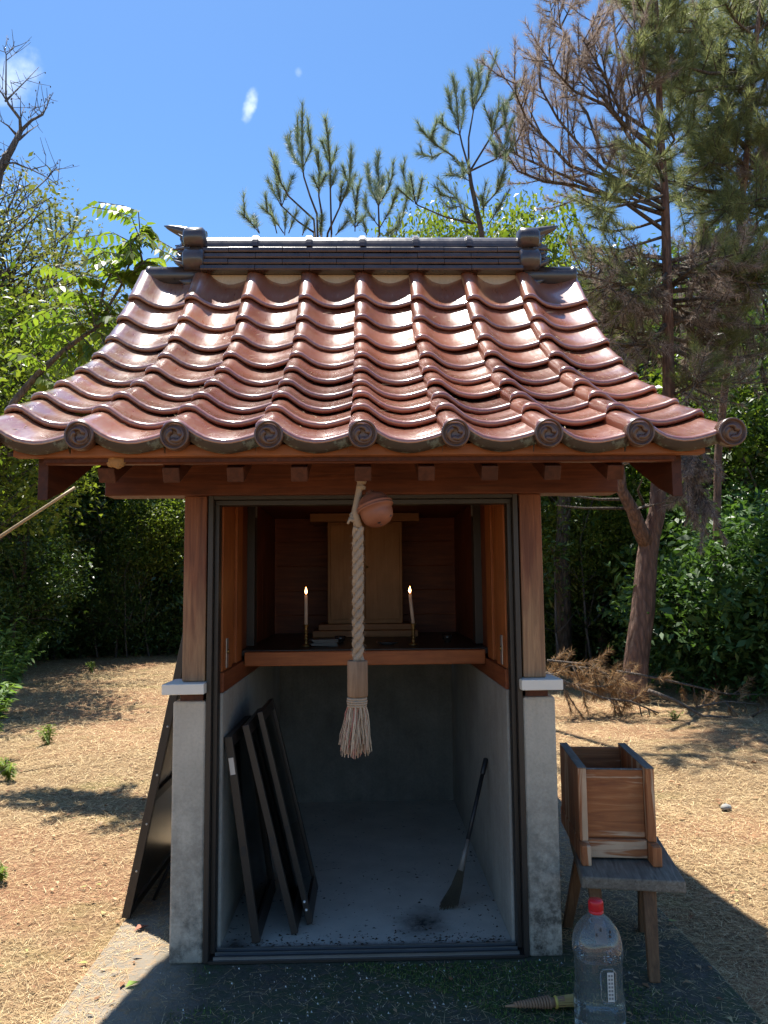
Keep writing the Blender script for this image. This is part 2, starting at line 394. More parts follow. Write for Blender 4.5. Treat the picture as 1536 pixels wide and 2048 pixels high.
# ---- ridge: mortar bed, stacked flat tiles, round cover tiles with collars, end ornaments
ridge = MB().box(-.785, .785, YR - .055, YR + .055, 2.60, 2.816).build('ridge', M['plaster'], shrine)
for s in (-1, 1):
    MB().box(min(s * .786, s * 1.05), max(s * .786, s * 1.05), YR - .05, YR + .05, 2.60, 2.80).build('ridge_bed', M['plaster'], ridge)
hws = [.118, .110, .103, .096]; z0 = 2.817
for c_ in range(4):
    off = 0 if c_ % 2 == 0 else TW / 2; xs = [-.79]
    x = -.79 + (off if off else TW)
    while x < .785: xs.append(x); x += TW
    xs.append(.79)
    for a, b_ in zip(xs[:-1], xs[1:]):
        hw = hws[c_] + random.gauss(0, .0012); zz = z0 + .0335 * c_
        MB().prism([(YR - hw, zz), (YR - hw - .004, zz + .006), (YR - hw - .002, zz + .022), (YR - hw + .004, zz + .027), (YR - hw + .02, zz + .0325), (YR + hw - .02, zz + .0325), (YR + hw - .004, zz + .027), (YR + hw + .002, zz + .022), (YR + hw + .004, zz + .006), (YR + hw, zz)], a + .0012, b_ - .0012, 'x').build('flat_ridge_tile', M['ridge'], ridge)
zc = 2.952; rc = .082
def halfround(x0, x1, r, zc, sq=.92, n=14):
    return MB().prism([(YR + r * math.cos(math.pi * k / n), zc + r * sq * math.sin(math.pi * k / n)) for k in range(n + 1)], x0, x1, 'x')
xs = [-.79] + [k * TW for k in range(-2, 3)] + [.79]
for a, b_ in zip(xs[:-1], xs[1:]): o = halfround(a + .001, b_ - .001, rc, zc).build('round_ridge_tile', M['ridge'], ridge, False)
for k in range(-2, 3):
    mb = MB()
    for dx0, dx1, r in ((-.018, -.012, .087), (-.012, .012, .093), (.012, .018, .087)): 
        mb.prism([(YR + r * math.cos(math.pi * q / 14), zc - .001 + r * .93 * math.sin(math.pi * q / 14)) for q in range(15)], k * TW + dx0 + (.0002 if dx0 > 0 else 0), k * TW + dx1, 'x')
    mb.build('ridge_collar', M['ridge'], ridge)
for s in (-1, 1):
    mb = MB()
    prof = [(.030, 0), (.047, .004), (.047, .25), (.050, .252), (.050, .268), (.044, .272), (.02, .273)]
    Mx = Matrix.Translation((s * .79, YR - .045, 2.812)) @ Matrix.Rotation(s * rad(90), 4, 'Y')
    mb.lathe(prof, 20, Mx); mb.build('verge_ridge_tile', M['ridge'], ridge, True)
    # end ornament: cloud-edged plate, carved lumps, horn
    o_ = MB()
    poly = []
    for k in range(72):
        a = 2 * math.pi * k / 72
        lob = 1 + .13 * abs(math.cos(2.5 * a + .3))
        poly.append((YR + .092 * lob * math.cos(a), 2.925 + .112 * lob * math.sin(a)))
    o_.prism(poly, s * .792, s * .862, 'x'); sc_ = MB()
    for zz, r in ((2.992, .054), (2.880, .060)):
        for yy in (-.078, .078): sc_.lathe([(.012, -.055), (r * .75, -.052), (r, -.04), (r, .04), (r * .75, .052), (.012, .055)], 18, Matrix.Translation((s * .826, YR + yy, zz)) @ Matrix.Rotation(rad(90), 4, 'Y'))
    orn = o_.build('ridge_end_ornament', M['ridge'], shrine, False, .006)
    sc_.build('cloud_scroll', M['ridge'], orn, True)
    r2 = random.Random(5); lm = MB()
    for k in range(46):
        yy = r2.gauss(0, .06); zz = 2.925 + r2.gauss(0, .06); rr = r2.uniform(.012, .03); xx = s * (.865 + .045 * math.exp(-(yy * yy + (zz - 2.93) ** 2) / .006))
        tip = Vector((xx + s * r2.uniform(.015, .055), YR + yy * 1.25, zz + r2.uniform(-.02, .035)))
        lm.tube([(xx - s * .03, YR + yy, zz), (xx, YR + yy, zz), tip], [rr, rr * .8, .003], 7)
    lm.build('carved_relief', M['ridge'], orn, True)
    hp = []; hr = []
    for k in range(10):
        u = k / 9; hp.append((s * (.80 + .20 * u), YR, 3.022 + .03 * u - .035 * math.sin(math.pi * u) * -.4 + .045 * u * u)); hr.append(.045 * (1 - u) ** .7 + .002)
    MB().tube(hp, hr, 14).build('horn', M['ridge'], orn, True)

# ---- eaves woodwork
MB().box(-.925, .925, -.532, -.508, 1.634, 1.6645).build('eave_fascia', M['wood_x'], shrine, bevel=.002)
MB().box(-1.0, 1.0, -.575, -.536, 1.650, 1.683).build('tile_batten', M['strip'], shrine, bevel=.002)
MB().box(-1.0, 1.0, 2 * YR + .536, 2 * YR + .575, 1.650, 1.683).build('tile_batten', M['strip'], shrine)
MB().box(-.925, .925, 2 * YR + .508, 2 * YR + .532, 1.634, 1.6645).build('eave_fascia', M['wood_x'], shrine)
for k in range(-4, 5):
    x = k * .19
    MB().bar((x, -.495, 1.606), (x, .12, 1.606 + .615 * math.tan(rad(25))), .05, .046).build('rafter', M['wood_y'], shrine, bevel=.003)
    MB().bar((x, 2 * YR + .495, 1.606), (x, 2 * YR - .12, 1.606 + .615 * math.tan(rad(25))), .05, .046).build('rafter', M['wood_y'], shrine)
for yb in (-.03, 1.90): MB().box(-.922, .922, yb, yb + .10, 1.603, 1.800).build('eave_beam', M['wood_x'], shrine, bevel=.004)
# bargeboards
bl = [p for p in lo if p[0] > -.5]
top_ = [(-.505, 1.672)] + [(y, zz + .02) for y, zz in bl if y > -.45]
bot_ = [(-.505, 1.533)] + [(y, zz - .125) for y, zz in bl if y > -.45]
T_ = top_ + mir(top_)[1:]; B_ = bot_ + mir(bot_)[1:]
for s in (-1, 1):
    MB().prism(T_ + B_[::-1], min(s * .927, s * .957), max(s * .927, s * .957), 'x').build('bargeboard', M['wood_y'], shrine, bevel=.002)
    # gable boards over the side wall
    g_ = [(0.08, 1.70), (0.08, 1.80)] + [(y, zz - .004) for y, zz in lo if y > .1]
    G_ = g_ + mir(g_)[1:]
    MB().prism(G_, min(s * .60, s * .622), max(s * .60, s * .622), 'x').build('gable_wall', M['wood_y'], shrine)
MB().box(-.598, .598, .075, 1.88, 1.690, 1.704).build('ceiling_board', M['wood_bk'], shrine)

# ---- concrete base
MB().box(-.675, -.5585, 0, .13, 0, .877).build('concrete_pillar', M['conc'], shrine, bevel=.008)
MB().box(.5585, .675, 0, .13, 0, .877).build('concrete_pillar', M['conc2'], shrine, bevel=.008)
for s in (-1, 1):
    MB().box(min(s * .516, s * .668), max(s * .516, s * .668), .085, 2.05, 0, .893).build('side_wall', M['conc_in'], shrine, bevel=.006)
    MB().box(min(s * .572, s * .652), max(s * .572, s * .652), .012, .10, .878, .9055).build('post_base', M['wood_y'], shrine)
    pl = MB().box(-.0735, .0735, -.045, .125, .906, .9425).build('cap_plate', M['cap'], shrine, bevel=.003)
    pl.location = (s * .617, 0, 0); pl.rotation_euler = (0, rad(-.8 if s < 0 else .2), rad(1.5 * s))
    MB().box(min(s * .566, s * .648), max(s * .566, s * .648), .012, .10, .944, 1.606).build('post', M['post'], shrine, bevel=.004)
    MB().box(min(s * .566, s * .648), max(s * .566, s * .648), 1.905, 1.99, .894, 1.606).build('post', M['post'], shrine, bevel=.004)
    MB().box(min(s * .515, s * .562), max(s * .515, s * .562), .09, 1.90, .894, .966).build('wall_sill', M['wood_iny'], shrine, bevel=.003)
    # upper side wall: inner post, then vertical boards
    MB().box(min(s * .522, s * .563), max(s * .522, s * .563), .10, .30, .967, 1.688).build('inner_post', M['wood_in'], shrine, bevel=.003)
    MB().box(min(s * .538, s * .560), max(s * .538, s * .560), .302, .44, .967, 1.688).build('side_board', M['wood_in'], shrine, bevel=.002)
    MB().box(min(s * .528, s * .561), max(s * .528, s * .561), .442, .58, .967, 1.688).build('inner_post', M['wood_in'], shrine, bevel=.003)
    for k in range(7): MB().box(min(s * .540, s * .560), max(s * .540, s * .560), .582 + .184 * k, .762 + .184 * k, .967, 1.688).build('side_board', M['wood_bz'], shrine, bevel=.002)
    MB().box(min(s * .505, s * .5395), max(s * .505, s * .5395), .78, .86, 1.012, 1.688).build('inner_door_jamb', M['bronze'], shrine)
    lp = MB().box(min(s * .5185, s * .5215), max(s * .5185, s * .5215), .165, .205, .975, 1.085).build('latch_plate', M['steel'], shrine, bevel=.001)
    MB().lathe([(.009, 0), (.009, .004), (.006, .006), (.001, .006)], 14, Matrix.Translation((s * .5184, .185, 1.035)) @ Matrix.Rotation(-s * rad(90), 4, 'Y')).build('latch_knob', M['brass'], lp, True)
    lp2 = MB().box(min(s * .5045, s * .502), max(s * .5045, s * .502), .80, .835, 1.60, 1.68).build('latch_plate', M['steel'], shrine)
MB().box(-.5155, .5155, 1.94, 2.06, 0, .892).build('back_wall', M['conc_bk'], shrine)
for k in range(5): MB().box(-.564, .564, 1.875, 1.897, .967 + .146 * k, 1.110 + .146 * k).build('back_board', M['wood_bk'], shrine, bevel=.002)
MB().box(-.562, .562, 1.8985, 1.903, .90, 1.69).build('back_lining', M['wood_inx'], shrine)
# ---- altar shelf
MB().box(-.5135, .5135, .55, .60, .942, 1.002).build('shelf_front', M['wood_inx'], shrine, bevel=.004)
MB().box(-.5375, .5375, .602, 1.873, .982, 1.005).build('shelf_board', plain('dark_board', (.035, .026, .022), .4), shrine)  # one even brown-black over the whole board
# ---- aluminium door frame
for s in (-1, 1):
    MB().box(min(s * .540, s * .5575), max(s * .540, s * .5575), -.008, .082, .004, 1.618).build('door_jamb', M['bronze'], shrine, bevel=.002)
    MB().box(min(s * .524, s * .5395), max(s * .524, s * .5395), .022, .076, .022, 1.574).build('jamb_rail', M['bronze'], shrine, bevel=.002)
MB().box(-.5395, .5395, -.006, .080, 1.590, 1.6185).build('door_head', M['bronze'], shrine, bevel=.002)
MB().box(-.5395, .5395, .020, .074, 1.572, 1.5895).build('head_rail', M['bronze'], shrine, bevel=.002)
sill = MB().box(-.5395, .5395, -.012, .08, .003, .012).build('door_sill', M['bronze'], shrine)
for yy in (-.004, .030, .062): MB().box(-.5235, .5235, yy, yy + .005, .0125, .022).build('sill_track', M['track'], sill)
# inside floor with soot stain and grit
mt, t, b = newmat('inner_floor'); v = coords(t); n1 = noise(t, v, 5, 6, .65); n2 = noise(t, v, 40, 4, .65); n3 = noise(t, v, 9, 4, .6, .8)
c = ramp(t, n1, [(.3, (.46, .415, .345)), (.7, (.62, .565, .475))]); c = mix(t, ramp(t, n2, [(.62, 0.0), (.68, .75)]), c, (.06, .055, .05))
xyz = sep(t, v)
def blob(x0, y0, r, lo_, hi_):
    dx = math_(t, 'SUBTRACT', xyz[0], x0); dy = math_(t, 'SUBTRACT', xyz[1], y0)
    d = math_(t, 'SQRT', math_(t, 'ADD', math_(t, 'MULTIPLY', dx, dx), math_(t, 'MULTIPLY', math_(t, 'MULTIPLY', dy, dy), .45)))
    return maprange(t, math_(t, 'ADD', d, math_(t, 'MULTIPLY', math_(t, 'SUBTRACT', n3, .5), r * .9)), r * hi_, r * lo_)
c = mix(t, math_(t, 'MULTIPLY', blob(.208, .26, .12, .1, 1.0), maprange(t, n2, .3, .55, .55, 1.0)), c, (.012, .011, .010))
c = mix(t, math_(t, 'MULTIPLY', blob(-.47, .10, .06, .1, 1.2), .9), c, (.02, .018, .016))
edge = maprange(t, math_(t, 'ADD', xyz[1], math_(t, 'MULTIPLY', n2, .07)), .155, .115)
c = mix(t, math_(t, 'MULTIPLY', edge, .8), c, (.03, .027, .024))
L(t, c, b.inputs['Base Color']); b.inputs['Roughness'].default_value = .8; bump(t, b, n2, .3, .003)
MB().box(-.5155, .5155, .081, 1.94, .002, .012).build('floor', mt, shrine)

# needles fallen on the roof
rn_V = []
for k in range(420):
    i = random.randrange(0, 8); kx = random.randrange(-4, 4); lx = random.uniform(.05, .21); lv = random.uniform(.01, .19)
    a = rad(ANG[i]) - math.atan(.024 / TE); zz = float(np.interp(lx, [p[0] for p in PROF[2:]], [p[1] for p in PROF[2:]])) + .004
    Mx = Matrix.Translation((kx * TW, LIP[i][0], LIP[i][1])) @ Matrix.Rotation(a, 4, 'X'); an = random.uniform(0, 6.28); ln = random.uniform(.02, .055); w = .0011
    d = Vector((math.cos(an), math.sin(an), .03)); sd = Vector((-math.sin(an), math.cos(an), 0)); c0 = Vector((lx, lv, zz))
    rn_V += [tuple(Mx @ (c0 - sd * w)), tuple(Mx @ (c0 + sd * w)), tuple(Mx @ (c0 + d * ln))]
ro_n = npmesh('roof_needle_litter', rn_V, np.arange(len(rn_V)).reshape(-1, 3), plain('old_needle', (.42, .30, .16), .8))
tag(ro_n, 'dry pine needles scattered over the roof tiles', 'litter', kind='stuff')

# grit and leaf crumbs swept into the doorway and corners
mb = MB(); r3 = random.Random(21)
for k in range(520):
    if r3.random() < .6: gx_, gy_ = r3.uniform(-.5, .5), .09 + abs(r3.gauss(0, .05))
    elif r3.random() < .5: gx_, gy_ = r3.choice((-1, 1)) * (.51 - abs(r3.gauss(0, .03))), r3.uniform(.1, 1.5)
    else: gx_, gy_ = r3.uniform(-.45, .5), r3.uniform(.1, .9)
    s_ = r3.choice((.0015, .002, .003, .005)); an = r3.uniform(0, 6.28); c_, q_ = math.cos(an) * s_, math.sin(an) * s_
    if abs(gx_) > .512: continue
    mb.add([(gx_ - c_ * 1.6, gy_ - q_ * 1.6, .0125), (gx_ + q_, gy_ - c_, .0125), (gx_ + c_ * 1.6, gy_ + q_ * 1.6, .0125), (gx_, gy_, .0125 + s_ * .8)], [(0, 1, 3), (1, 2, 3), (2, 0, 3)])
o_ = mb.build('floor_debris', plain('dark_debris', (.07, .05, .035), .9, 0, .2, .5)); tag(o_, 'dark crumbs and leaf bits on the shrine floor', 'debris', kind='stuff')

# ================================================================== things in and on the shrine
# mud nest under the eave
c = atY(238, 925, -.52); mb = MB(); r2 = random.Random(3)
mb.lathe([(.001, -.02), (.014, -.014), (.02, 0), (.014, .014), (.001, .019)], 12, Matrix.Translation((c[0], -.535, c[2])) @ Matrix.Scale(1.35, 4, (1, 0, 0)))
for k in range(9): 
    p = Vector((c[0] + r2.uniform(-.018, .018), -.540 + r2.uniform(-.004, .006), c[2] + r2.uniform(-.012, .014))); mb.lathe([(.001, -.012), (.009, -.009), (.013, 0), (.009, .009), (.001, .012)], 9, Matrix.Translation(p))
tag(mb.build('mud_nest', plain('dry_mud', (.36, .20, .085), .95, 0, .2, .3, 120, .8), None, True), 'small tan mud nest stuck to the eave fascia', 'nest')

# ---- bell rope
RY = -.40
M['rope'] = plain('hemp_rope', (.36, .27, .19), .9, 0, .2, .35, 260, .9)
mt, t, b = newmat('faded_strand'); g = t.nodes.new('ShaderNodeNewGeometry'); L(t, ramp(t, g.outputs['Random Per Island'], [(0, (.34, .24, .16)), (.45, (.55, .44, .31)), (.78, (.40, .22, .16)), (1, (.46, .17, .13))]), b.inputs['Base Color']); b.inputs['Roughness'].default_value = .9; M['strand'] = mt
top = Vector(atY(722, 962, RY)); kn = Vector(atY(716, 1055, RY)); bot = Vector(atY(716, 1322, RY))
rope = thing('bell_rope', 'thick twisted hemp bell rope hanging from eave with wooden sleeve and frayed tassel', 'rope', bot)
for k in range(3):
    pts = []
    L_ = (kn - bot).length; n = 150
    for q in range(n + 1):
        u = q / n; a = 2 * math.pi * (u * 4.4 + k / 3); p = kn.lerp(bot, u) + Vector((math.cos(a), -math.sin(a), 0)) * .0092
        pts.append(p)
    part(MB().tube(pts, [.0092 + .0009 * math.sin(q * .7 + k * 2) + random.gauss(0, .0004) for q in range(n + 1)], 9).build('rope_strand', M['rope'], None, True), rope)
fz_ = MB()
for k in range(420):
    u = random.random(); a = random.uniform(0, 6.28); p = kn.lerp(bot, u) + Vector((math.cos(a), math.sin(a), 0)) * .0165; d = Vector((math.cos(a + random.gauss(0, .8)), math.sin(a + random.gauss(0, .8)), random.gauss(-.5, .7))).normalized(); l = random.uniform(.004, .013)
    fz_.tube([p, p + d * l * .6, p + d * l + Vector((0, 0, -.002))], .00035, 3, False)
part(fz_.build('rope_fuzz', M['rope'], None), rope)
kb = MB()
kb.tube([top + Vector((0, .0, .075)), top, top.lerp(kn, .3) + Vector((-.006, 0, 0)), top.lerp(kn, .65) + Vector((-.012, 0, 0)), kn], [.008, .011, .010, .011, .014], 8)
for zz, rr in ((.0, .017), (.018, .015), (-.02, .015)):
    kb.lathe([(.006, -.008), (rr, -.005), (rr, .005), (.006, .008)], 10, Matrix.Translation(top + Vector((0, 0, zz))) @ Matrix.Rotation(.35 + zz * 9, 4, 'Y'))
for d in ((-.022, .0, .006), (-.026, -.006, -.006), (-.020, .004, .016)): kb.tube([kn + Vector((0, 0, .02)), kn + Vector(d) + Vector((0, 0, .03)), kn + Vector(d) * 1.2 + Vector((0, 0, .018))], [.008, .007, .004], 7)
part(kb.build('knot', M['rope'], None, True), rope)
s0 = Vector(atY(715, 1321, RY)); s1 = Vector(atY(714, 1393, RY))
part(MB().lathe([(.018, .001), (.0295, .0), (.031, -.003), (.031, -(s0 - s1).length + .004), (.0295, -(s0 - s1).length), (.012, -(s0 - s1).length - .002)], 28, Matrix.Translation(s0)).build('wooden_sleeve', wood('sleeve_wood', (.20, .115, .065), (.40, .26, .16), 'z', .7), None, True), rope)
tb = MB()
for k, (zz, rr) in enumerate(((-.006, .030), (-.013, .031), (-.020, .0305), (-.027, .029))): tb.lathe([(.02, .0045), (rr, .003), (rr + .001, 0), (rr, -.003), (.02, -.0045)], 22, Matrix.Translation(s1 + Vector((0, 0, zz))))
part(tb.build('tassel_binding', M['rope'], None, True), rope)
vs = MB()
for k in range(260):
    a = random.uniform(0, 2 * math.pi); r0 = .027 * math.sqrt(random.random()); fl = random.uniform(1.2, 2.05) ; ln = random.uniform(.10, .155)
    p0 = s1 + Vector((r0 * math.cos(a), r0 * math.sin(a), -.022)); w_ = random.uniform(-.25, .25)
    p = [p0]
    for q in range(1, 5):
        u = q / 4; p.append(s1 + Vector((r0 * fl ** (u ** .7) * math.cos(a + w_ * u) - .006 * u + random.gauss(0, .0022), r0 * fl ** (u ** .7) * math.sin(a + w_ * u) + random.gauss(0, .002), -.022 - ln * u)))
    vs.tube(p, [.0019, .0019, .0017, .0017, .0012], 4, False)
ts = part(vs.build('tassel', M['strand'], None, True), rope)

# ---- bell
bc = Vector(atY(752, 1021, RY - .005)); bell_mb = MB(); R0 = .0505
pf = [(.001, -.052), (.018, -.050), (.034, -.043), (.046, -.029), (.0505, -.012), (.0505, .0035), (.0565, .0045), (.0585, .008), (.0575, .0115), (.053, .013), (.0565, .0155), (.0575, .019), (.055, .022), (.0495, .024), (.047, .034), (.038, .046), (.024, .054), (.010, .0575), (.010, .066), (.001, .068)]
Mb = Matrix.Translation(bc) @ Matrix.Rotation(rad(-17), 4, 'Y') @ Matrix.Rotation(rad(-10), 4, 'X')
bell = thing('bell', 'round copper coloured bell tied beside the rope under the eave', 'bell', bc)
part(bell_mb.lathe(pf, 40, Mb).build('bell_body', plain('tarnished_copper', (.24, .090, .052), .5, .2, .5, .4, 30, .2), None, True), bell)
part(MB().lathe([(.001, 0), (.0055, 0), (.0055, .002), (.001, .002)], 12, Mb @ Matrix.Translation((-.004, -.026, -.0465)) @ Matrix.Rotation(rad(55), 4, 'X')).build('sound_hole', M['black'], None), bell)
part(MB().bar(Mb @ Vector((-.002, -.012, -.0515)), Mb @ Vector((.040, -.018, -.033)), .005, .004).build('sound_slit', M['black'], None), bell)
part(MB().tube([Mb @ Vector((0, 0, .062)), kn.lerp(top, .55), kn.lerp(top, .75)], .006, 8).build('hanger_cord', M['rope'], None, True), bell)

# ---- inner altar cabinet
cab = thing('altar_cabinet', 'plain tan wooden altar cabinet with double doors and wide cornice inside the shrine', 'cabinet', (0, 1.6, 1.006))
M['tanz'] = wood('altar_wood', (.34, .15, .055), (.48, .235, .095), 'z', .5, .8); M['tanx'] = wood('altar_wood_cross', (.30, .12, .045), (.44, .20, .08), 'x', .5, .8)
part(MB().box(-.207, .207, 1.52, 1.80, 1.075, 1.636).build('cabinet_body', M['tanz'], None, bevel=.003), cab)
for s in (-1, 1):
    d = part(MB().box(min(s * .0015, s * .192), max(s * .0015, s * .192), 1.504, 1.5195, 1.10, 1.622).build('cabinet_door', M['tanz'], None, bevel=.002), cab)
part(MB().lathe([(.004, 0), (.004, .006), (.007, .010), (.001, .013)], 12, Matrix.Translation((.012, 1.5035, 1.385)) @ Matrix.Rotation(rad(90), 4, 'X')).build('knob', M['brass'], None, True), cab)
part(MB().box(-.302, .302, 1.47, 1.82, 1.637, 1.683).build('cornice', M['tanx'], None, bevel=.003), cab)
part(MB().box(-.255, .255, 1.46, 1.81, 1.042, 1.074).build('plinth', M['tanx'], None, bevel=.003), cab)
part(MB().box(-.285, .285, 1.43, 1.82, 1.006, 1.041).build('base_step', M['tanx'], None, bevel=.003), cab)

# ---- candlesticks and lit candles
mt, t, b = newmat('flame'); e = t.nodes.new('ShaderNodeEmission'); e.inputs[1].default_value = 9
fz = sep(t, coords(t, which='Generated'))[2]; L(t, ramp(t, fz, [(0, (.9, .22, .04)), (.35, (1, .72, .35)), (.7, (1, .55, .16)), (1, (1, .28, .05))]), e.inputs[0]); L(t, e.outputs[0], t.nodes['Material Output'].inputs[0]); M['flame'] = mt
for k, (px, lean, lab, lab2) in enumerate(((612, .0, 'slim lit candle standing upright beside folded paper', 'turned brass candlestick under the upright candle'), (827, -.045, 'slim lit candle leaning towards the cabinet doors', 'turned brass candlestick under the leaning candle'))):
    base = Vector(atZ(px, 1291, 1.006)); base.y = .80; base.x = atY(px, 1291, .80)[0]; base.z = 1.006
    cs = thing('candlestick', lab2, 'candlestick', base, 'brass candlesticks on the altar shelf')
    pf = [(.022, 0), (.022, .004), (.012, .010)]
    for q in range(5): pf += [(.006, .014 + q * .014), (.0095, .019 + q * .014), (.0095, .022 + q * .014), (.006, .026 + q * .014)]
    pf += [(.011, .088), (.012, .094), (.006, .096)]
    part(MB().lathe(pf, 16, Matrix.Translation(base)).build('stem', M['brass'], None, True), cs)
    part(MB().lathe([(.012, .0), (.015, .001), (.016, .004), (.012, .0045)], 18, Matrix.Translation(base + Vector((0, 0, .0945)))).build('drip_pan', M['brass'], None, True), cs)
    a0 = base + Vector((0, 0, .098)); a1 = a0 + Vector((lean * .3, 0, .135))
    cn = thing('candle', lab, 'candle', a0, 'lit candles on the altar shelf')
    part(MB().tube([a0, a1], [.0085, .007], 12).build('wax', M['wax'], None, True), cn)
    part(MB().tube([a1 - Vector((0, 0, .002)), a1 + Vector((0, 0, .008))], .001, 6).build('wick', M['black'], None), cn)
    part(MB().lathe([(.0005, .0), (.0035, .004), (.0048, .011), (.004, .020), (.002, .028), (.0004, .034)], 12, Matrix.Translation(a1 + Vector((0, 0, .004)))).build('flame', M['flame'], None, True), cn)
# small things lying on the shelf
mb = MB(); c = atY(648, 1275, .82)
for k in range(5): mb.box(-.06 + random.uniform(-.01, .01), .055, -.045, .045, .001 + .006 * k, .006 + .006 * k, Matrix.Translation((c[0], .83, 1.006)) @ Matrix.Rotation(.25 + random.uniform(-.2, .2), 4, 'Z') @ Matrix.Rotation(random.uniform(-.02, .06), 4, 'Y'))
tag(mb.build('folded_paper', plain('grey_paper', (.16, .15, .14), .8), None), 'pile of folded grey paper lying between the candles', 'paper')
for px, lab in ((680, 'small dark lacquer cup beside the folded paper'), (915 - 20, 'small dark lacquer cup to the side of the leaning candle')):
    x = atY(px, 1270, 1.0)[0]
    tag(MB().lathe([(.016, 0), (.014, .006), (.024, .014), (.028, .034), (.026, .034), (.021, .016), (.001, .012)], 20, Matrix.Translation((x, 1.0, 1.0055))).build('lacquer_cup', plain('lacquer_' + str(px), (.03, .022, .02), .12, 0, .6), None, True), lab, 'cup', 'cups on the altar shelf')
x = atY(775, 1280, .86)[0]
tag(MB().lathe([(.03, 0), (.032, .003), (.055, .012), (.053, .014), (.03, .006), (.001, .005)], 24, Matrix.Translation((x, .86, 1.0055))).build('offering_dish', plain('dark_glaze', (.06, .055, .055), .2), None, True), 'shallow dark dish on the shelf in front of the cabinet', 'dish')

# ---- sliding door panels stored inside, leaning on the wall
mt, t, b = newmat('dusty_pane'); gl = t.nodes.new('ShaderNodeBsdfGlossy'); gl.inputs['Roughness'].default_value = .06; gl.inputs['Color'].default_value = (.6, .6, .6, 1); tp = t.nodes.new('ShaderNodeBsdfTransparent'); tp.inputs[0].default_value = (.82, .84, .83, 1)
fr = t.nodes.new('ShaderNodeLayerWeight'); fr.inputs[0].default_value = .3; m1 = t.nodes.new('ShaderNodeMixShader'); L(t, fr.outputs['Fresnel'], m1.inputs[0]); L(t, tp.outputs[0], m1.inputs[1]); L(t, gl.outputs[0], m1.inputs[2]); L(t, m1.outputs[0], t.nodes['Material Output'].inputs[0]); M['glass'] = mt
doors = [((-.392, .10), (-.499, .735), 'dark door panel leaning against the concrete wall inside, cream sticker on its stile'),
         ((-.262, .165), (-.447, .765), 'dark door panel leaning in the middle of the stack inside'),
         ((-.213, .245), (-.405, .800), 'dark door panel outermost of the leaning stack, two white rollers at its foot')]
for k, ((bx, yy), (tx, tz), lab) in enumerate(doors):
    d = thing('door_panel', lab, 'door', (bx, yy, .0125), 'door panels stored inside the shrine')
    A = Vector((bx, 0, .0125 + .008)); B = Vector((tx, 0, tz)); up = (B - A).normalized(); nrm = Vector((0, 1, 0)).cross(up).normalized(); Lh = (B - A).length
    def PT(h, y, A=A, up=up): return A + up * h + Vector((0, y, 0))
    th = .029 - .004 * k; dep = .46 - .06 * k; sw = .036
    for y0, nm in ((yy + .012, 'stile'), (yy + dep, 'stile')):
        part(MB().bar(PT(0, y0), PT(Lh, y0), .024 if y0 < yy + .1 else sw, th, tuple(nrm)).build(nm, M['bronze'], None, bevel=.002), d)
    for h, hh in ((.03, .06), (Lh - .02, .04)):
        part(MB().bar(PT(h, yy + .0245), PT(h, yy + dep - sw / 2 - .001), hh, th * .9, tuple(nrm)).build('rail', M['bronze'], None, bevel=.002), d)
    part(MB().bar(PT(.061, yy + dep * .5), PT(Lh - .041, yy + dep * .5), dep - sw - .03, .006, tuple(nrm)).build('pane', M['glass'], None), d)
    if k == 0:
        part(MB().bar(PT(Lh - .075, yy - .0004), PT(Lh - .135, yy - .0004), .0012, .018, tuple(nrm)).build('sticker', M['cream'], None), d)
        part(MB().bar(PT(Lh - .068, yy - .0005), PT(Lh - .0745, yy - .0005), .0012, .018, tuple(nrm)).build('sticker_band', M['black'], None), d)
    if k == 2:
        for h in (.055, .085): part(MB().lathe([(.0045, 0), (.0045, .004), (.001, .005)], 12, Matrix.Translation(PT(h, yy - .0005)) @ Matrix.Rotation(rad(90), 4, 'X')).build('roller', M['white'], None), d)
    part(MB().bar(PT(Lh * .42, yy - .001), PT(Lh * .42 + .03, yy - .001), .003, th * .5, tuple(nrm)).build('pull_latch', M['black'], None), d)

# ---- big shutter panel leaning outside
A = Vector((-.935, .37, 0.004)); B = Vector((-.683, .37, 1.26)); up = (B - A).normalized(); nrm = Vector((0, 1, 0)).cross(up)
sh = thing('shutter_panel', 'tall dark metal shutter panel leaning against the outside of the concrete wall', 'shutter', A)
def PS(h, y): return A + up * h + Vector((0, y, 0))
H_ = (B - A).length
M['shutter'] = plain('shutter_metal', (.10, .085, .07), .28, .55, .5, .3, 30, .12)
for y0 in (.012, .86): part(MB().bar(PS(0, y0), PS(H_, y0), .024, .032, tuple(nrm)).build('stile', M['bronze'], None, bevel=.002), sh)
for h in (.02, H_ * .36, H_ - .02): part(MB().bar(PS(h, .0245), PS(h, .847), .04, .026, tuple(nrm)).build('rail', M['bronze'], None), sh)
for h0, h1 in ((.041, H_ * .36 - .021), (H_ * .36 + .021, H_ - .041)): part(MB().bar(PS(h0, .436), PS(h1, .436), .82, .005, tuple(nrm)).build('sheet', M['shutter'], None), sh)
for h in (.18, .36, .55, .74): part(MB().lathe([(.004, 0), (.004, .002), (.001, .003)], 10, Matrix.Translation(PS(h, -.0005) + nrm * .004) @ Matrix.Rotation(rad(90), 4, 'X')).build('screw', M['steel'], None), sh)
for k, (a, b_, lab) in enumerate((((-.875, .55, .004), (-.690, .52, .42), 'thin dark iron rod leaning behind the shutter panel'), ((-.79, .62, .004), (-.692, .60, .44), 'steeper dark iron rod leaning behind the shutter panel'))):
    tag(MB().tube([a, tuple((Vector(a) + Vector(b_)) / 2 + Vector((.004, 0, 0))), b_], [.007, .0065, .006], 8).build('iron_rod', M['black'], None, True), lab, 'rod')
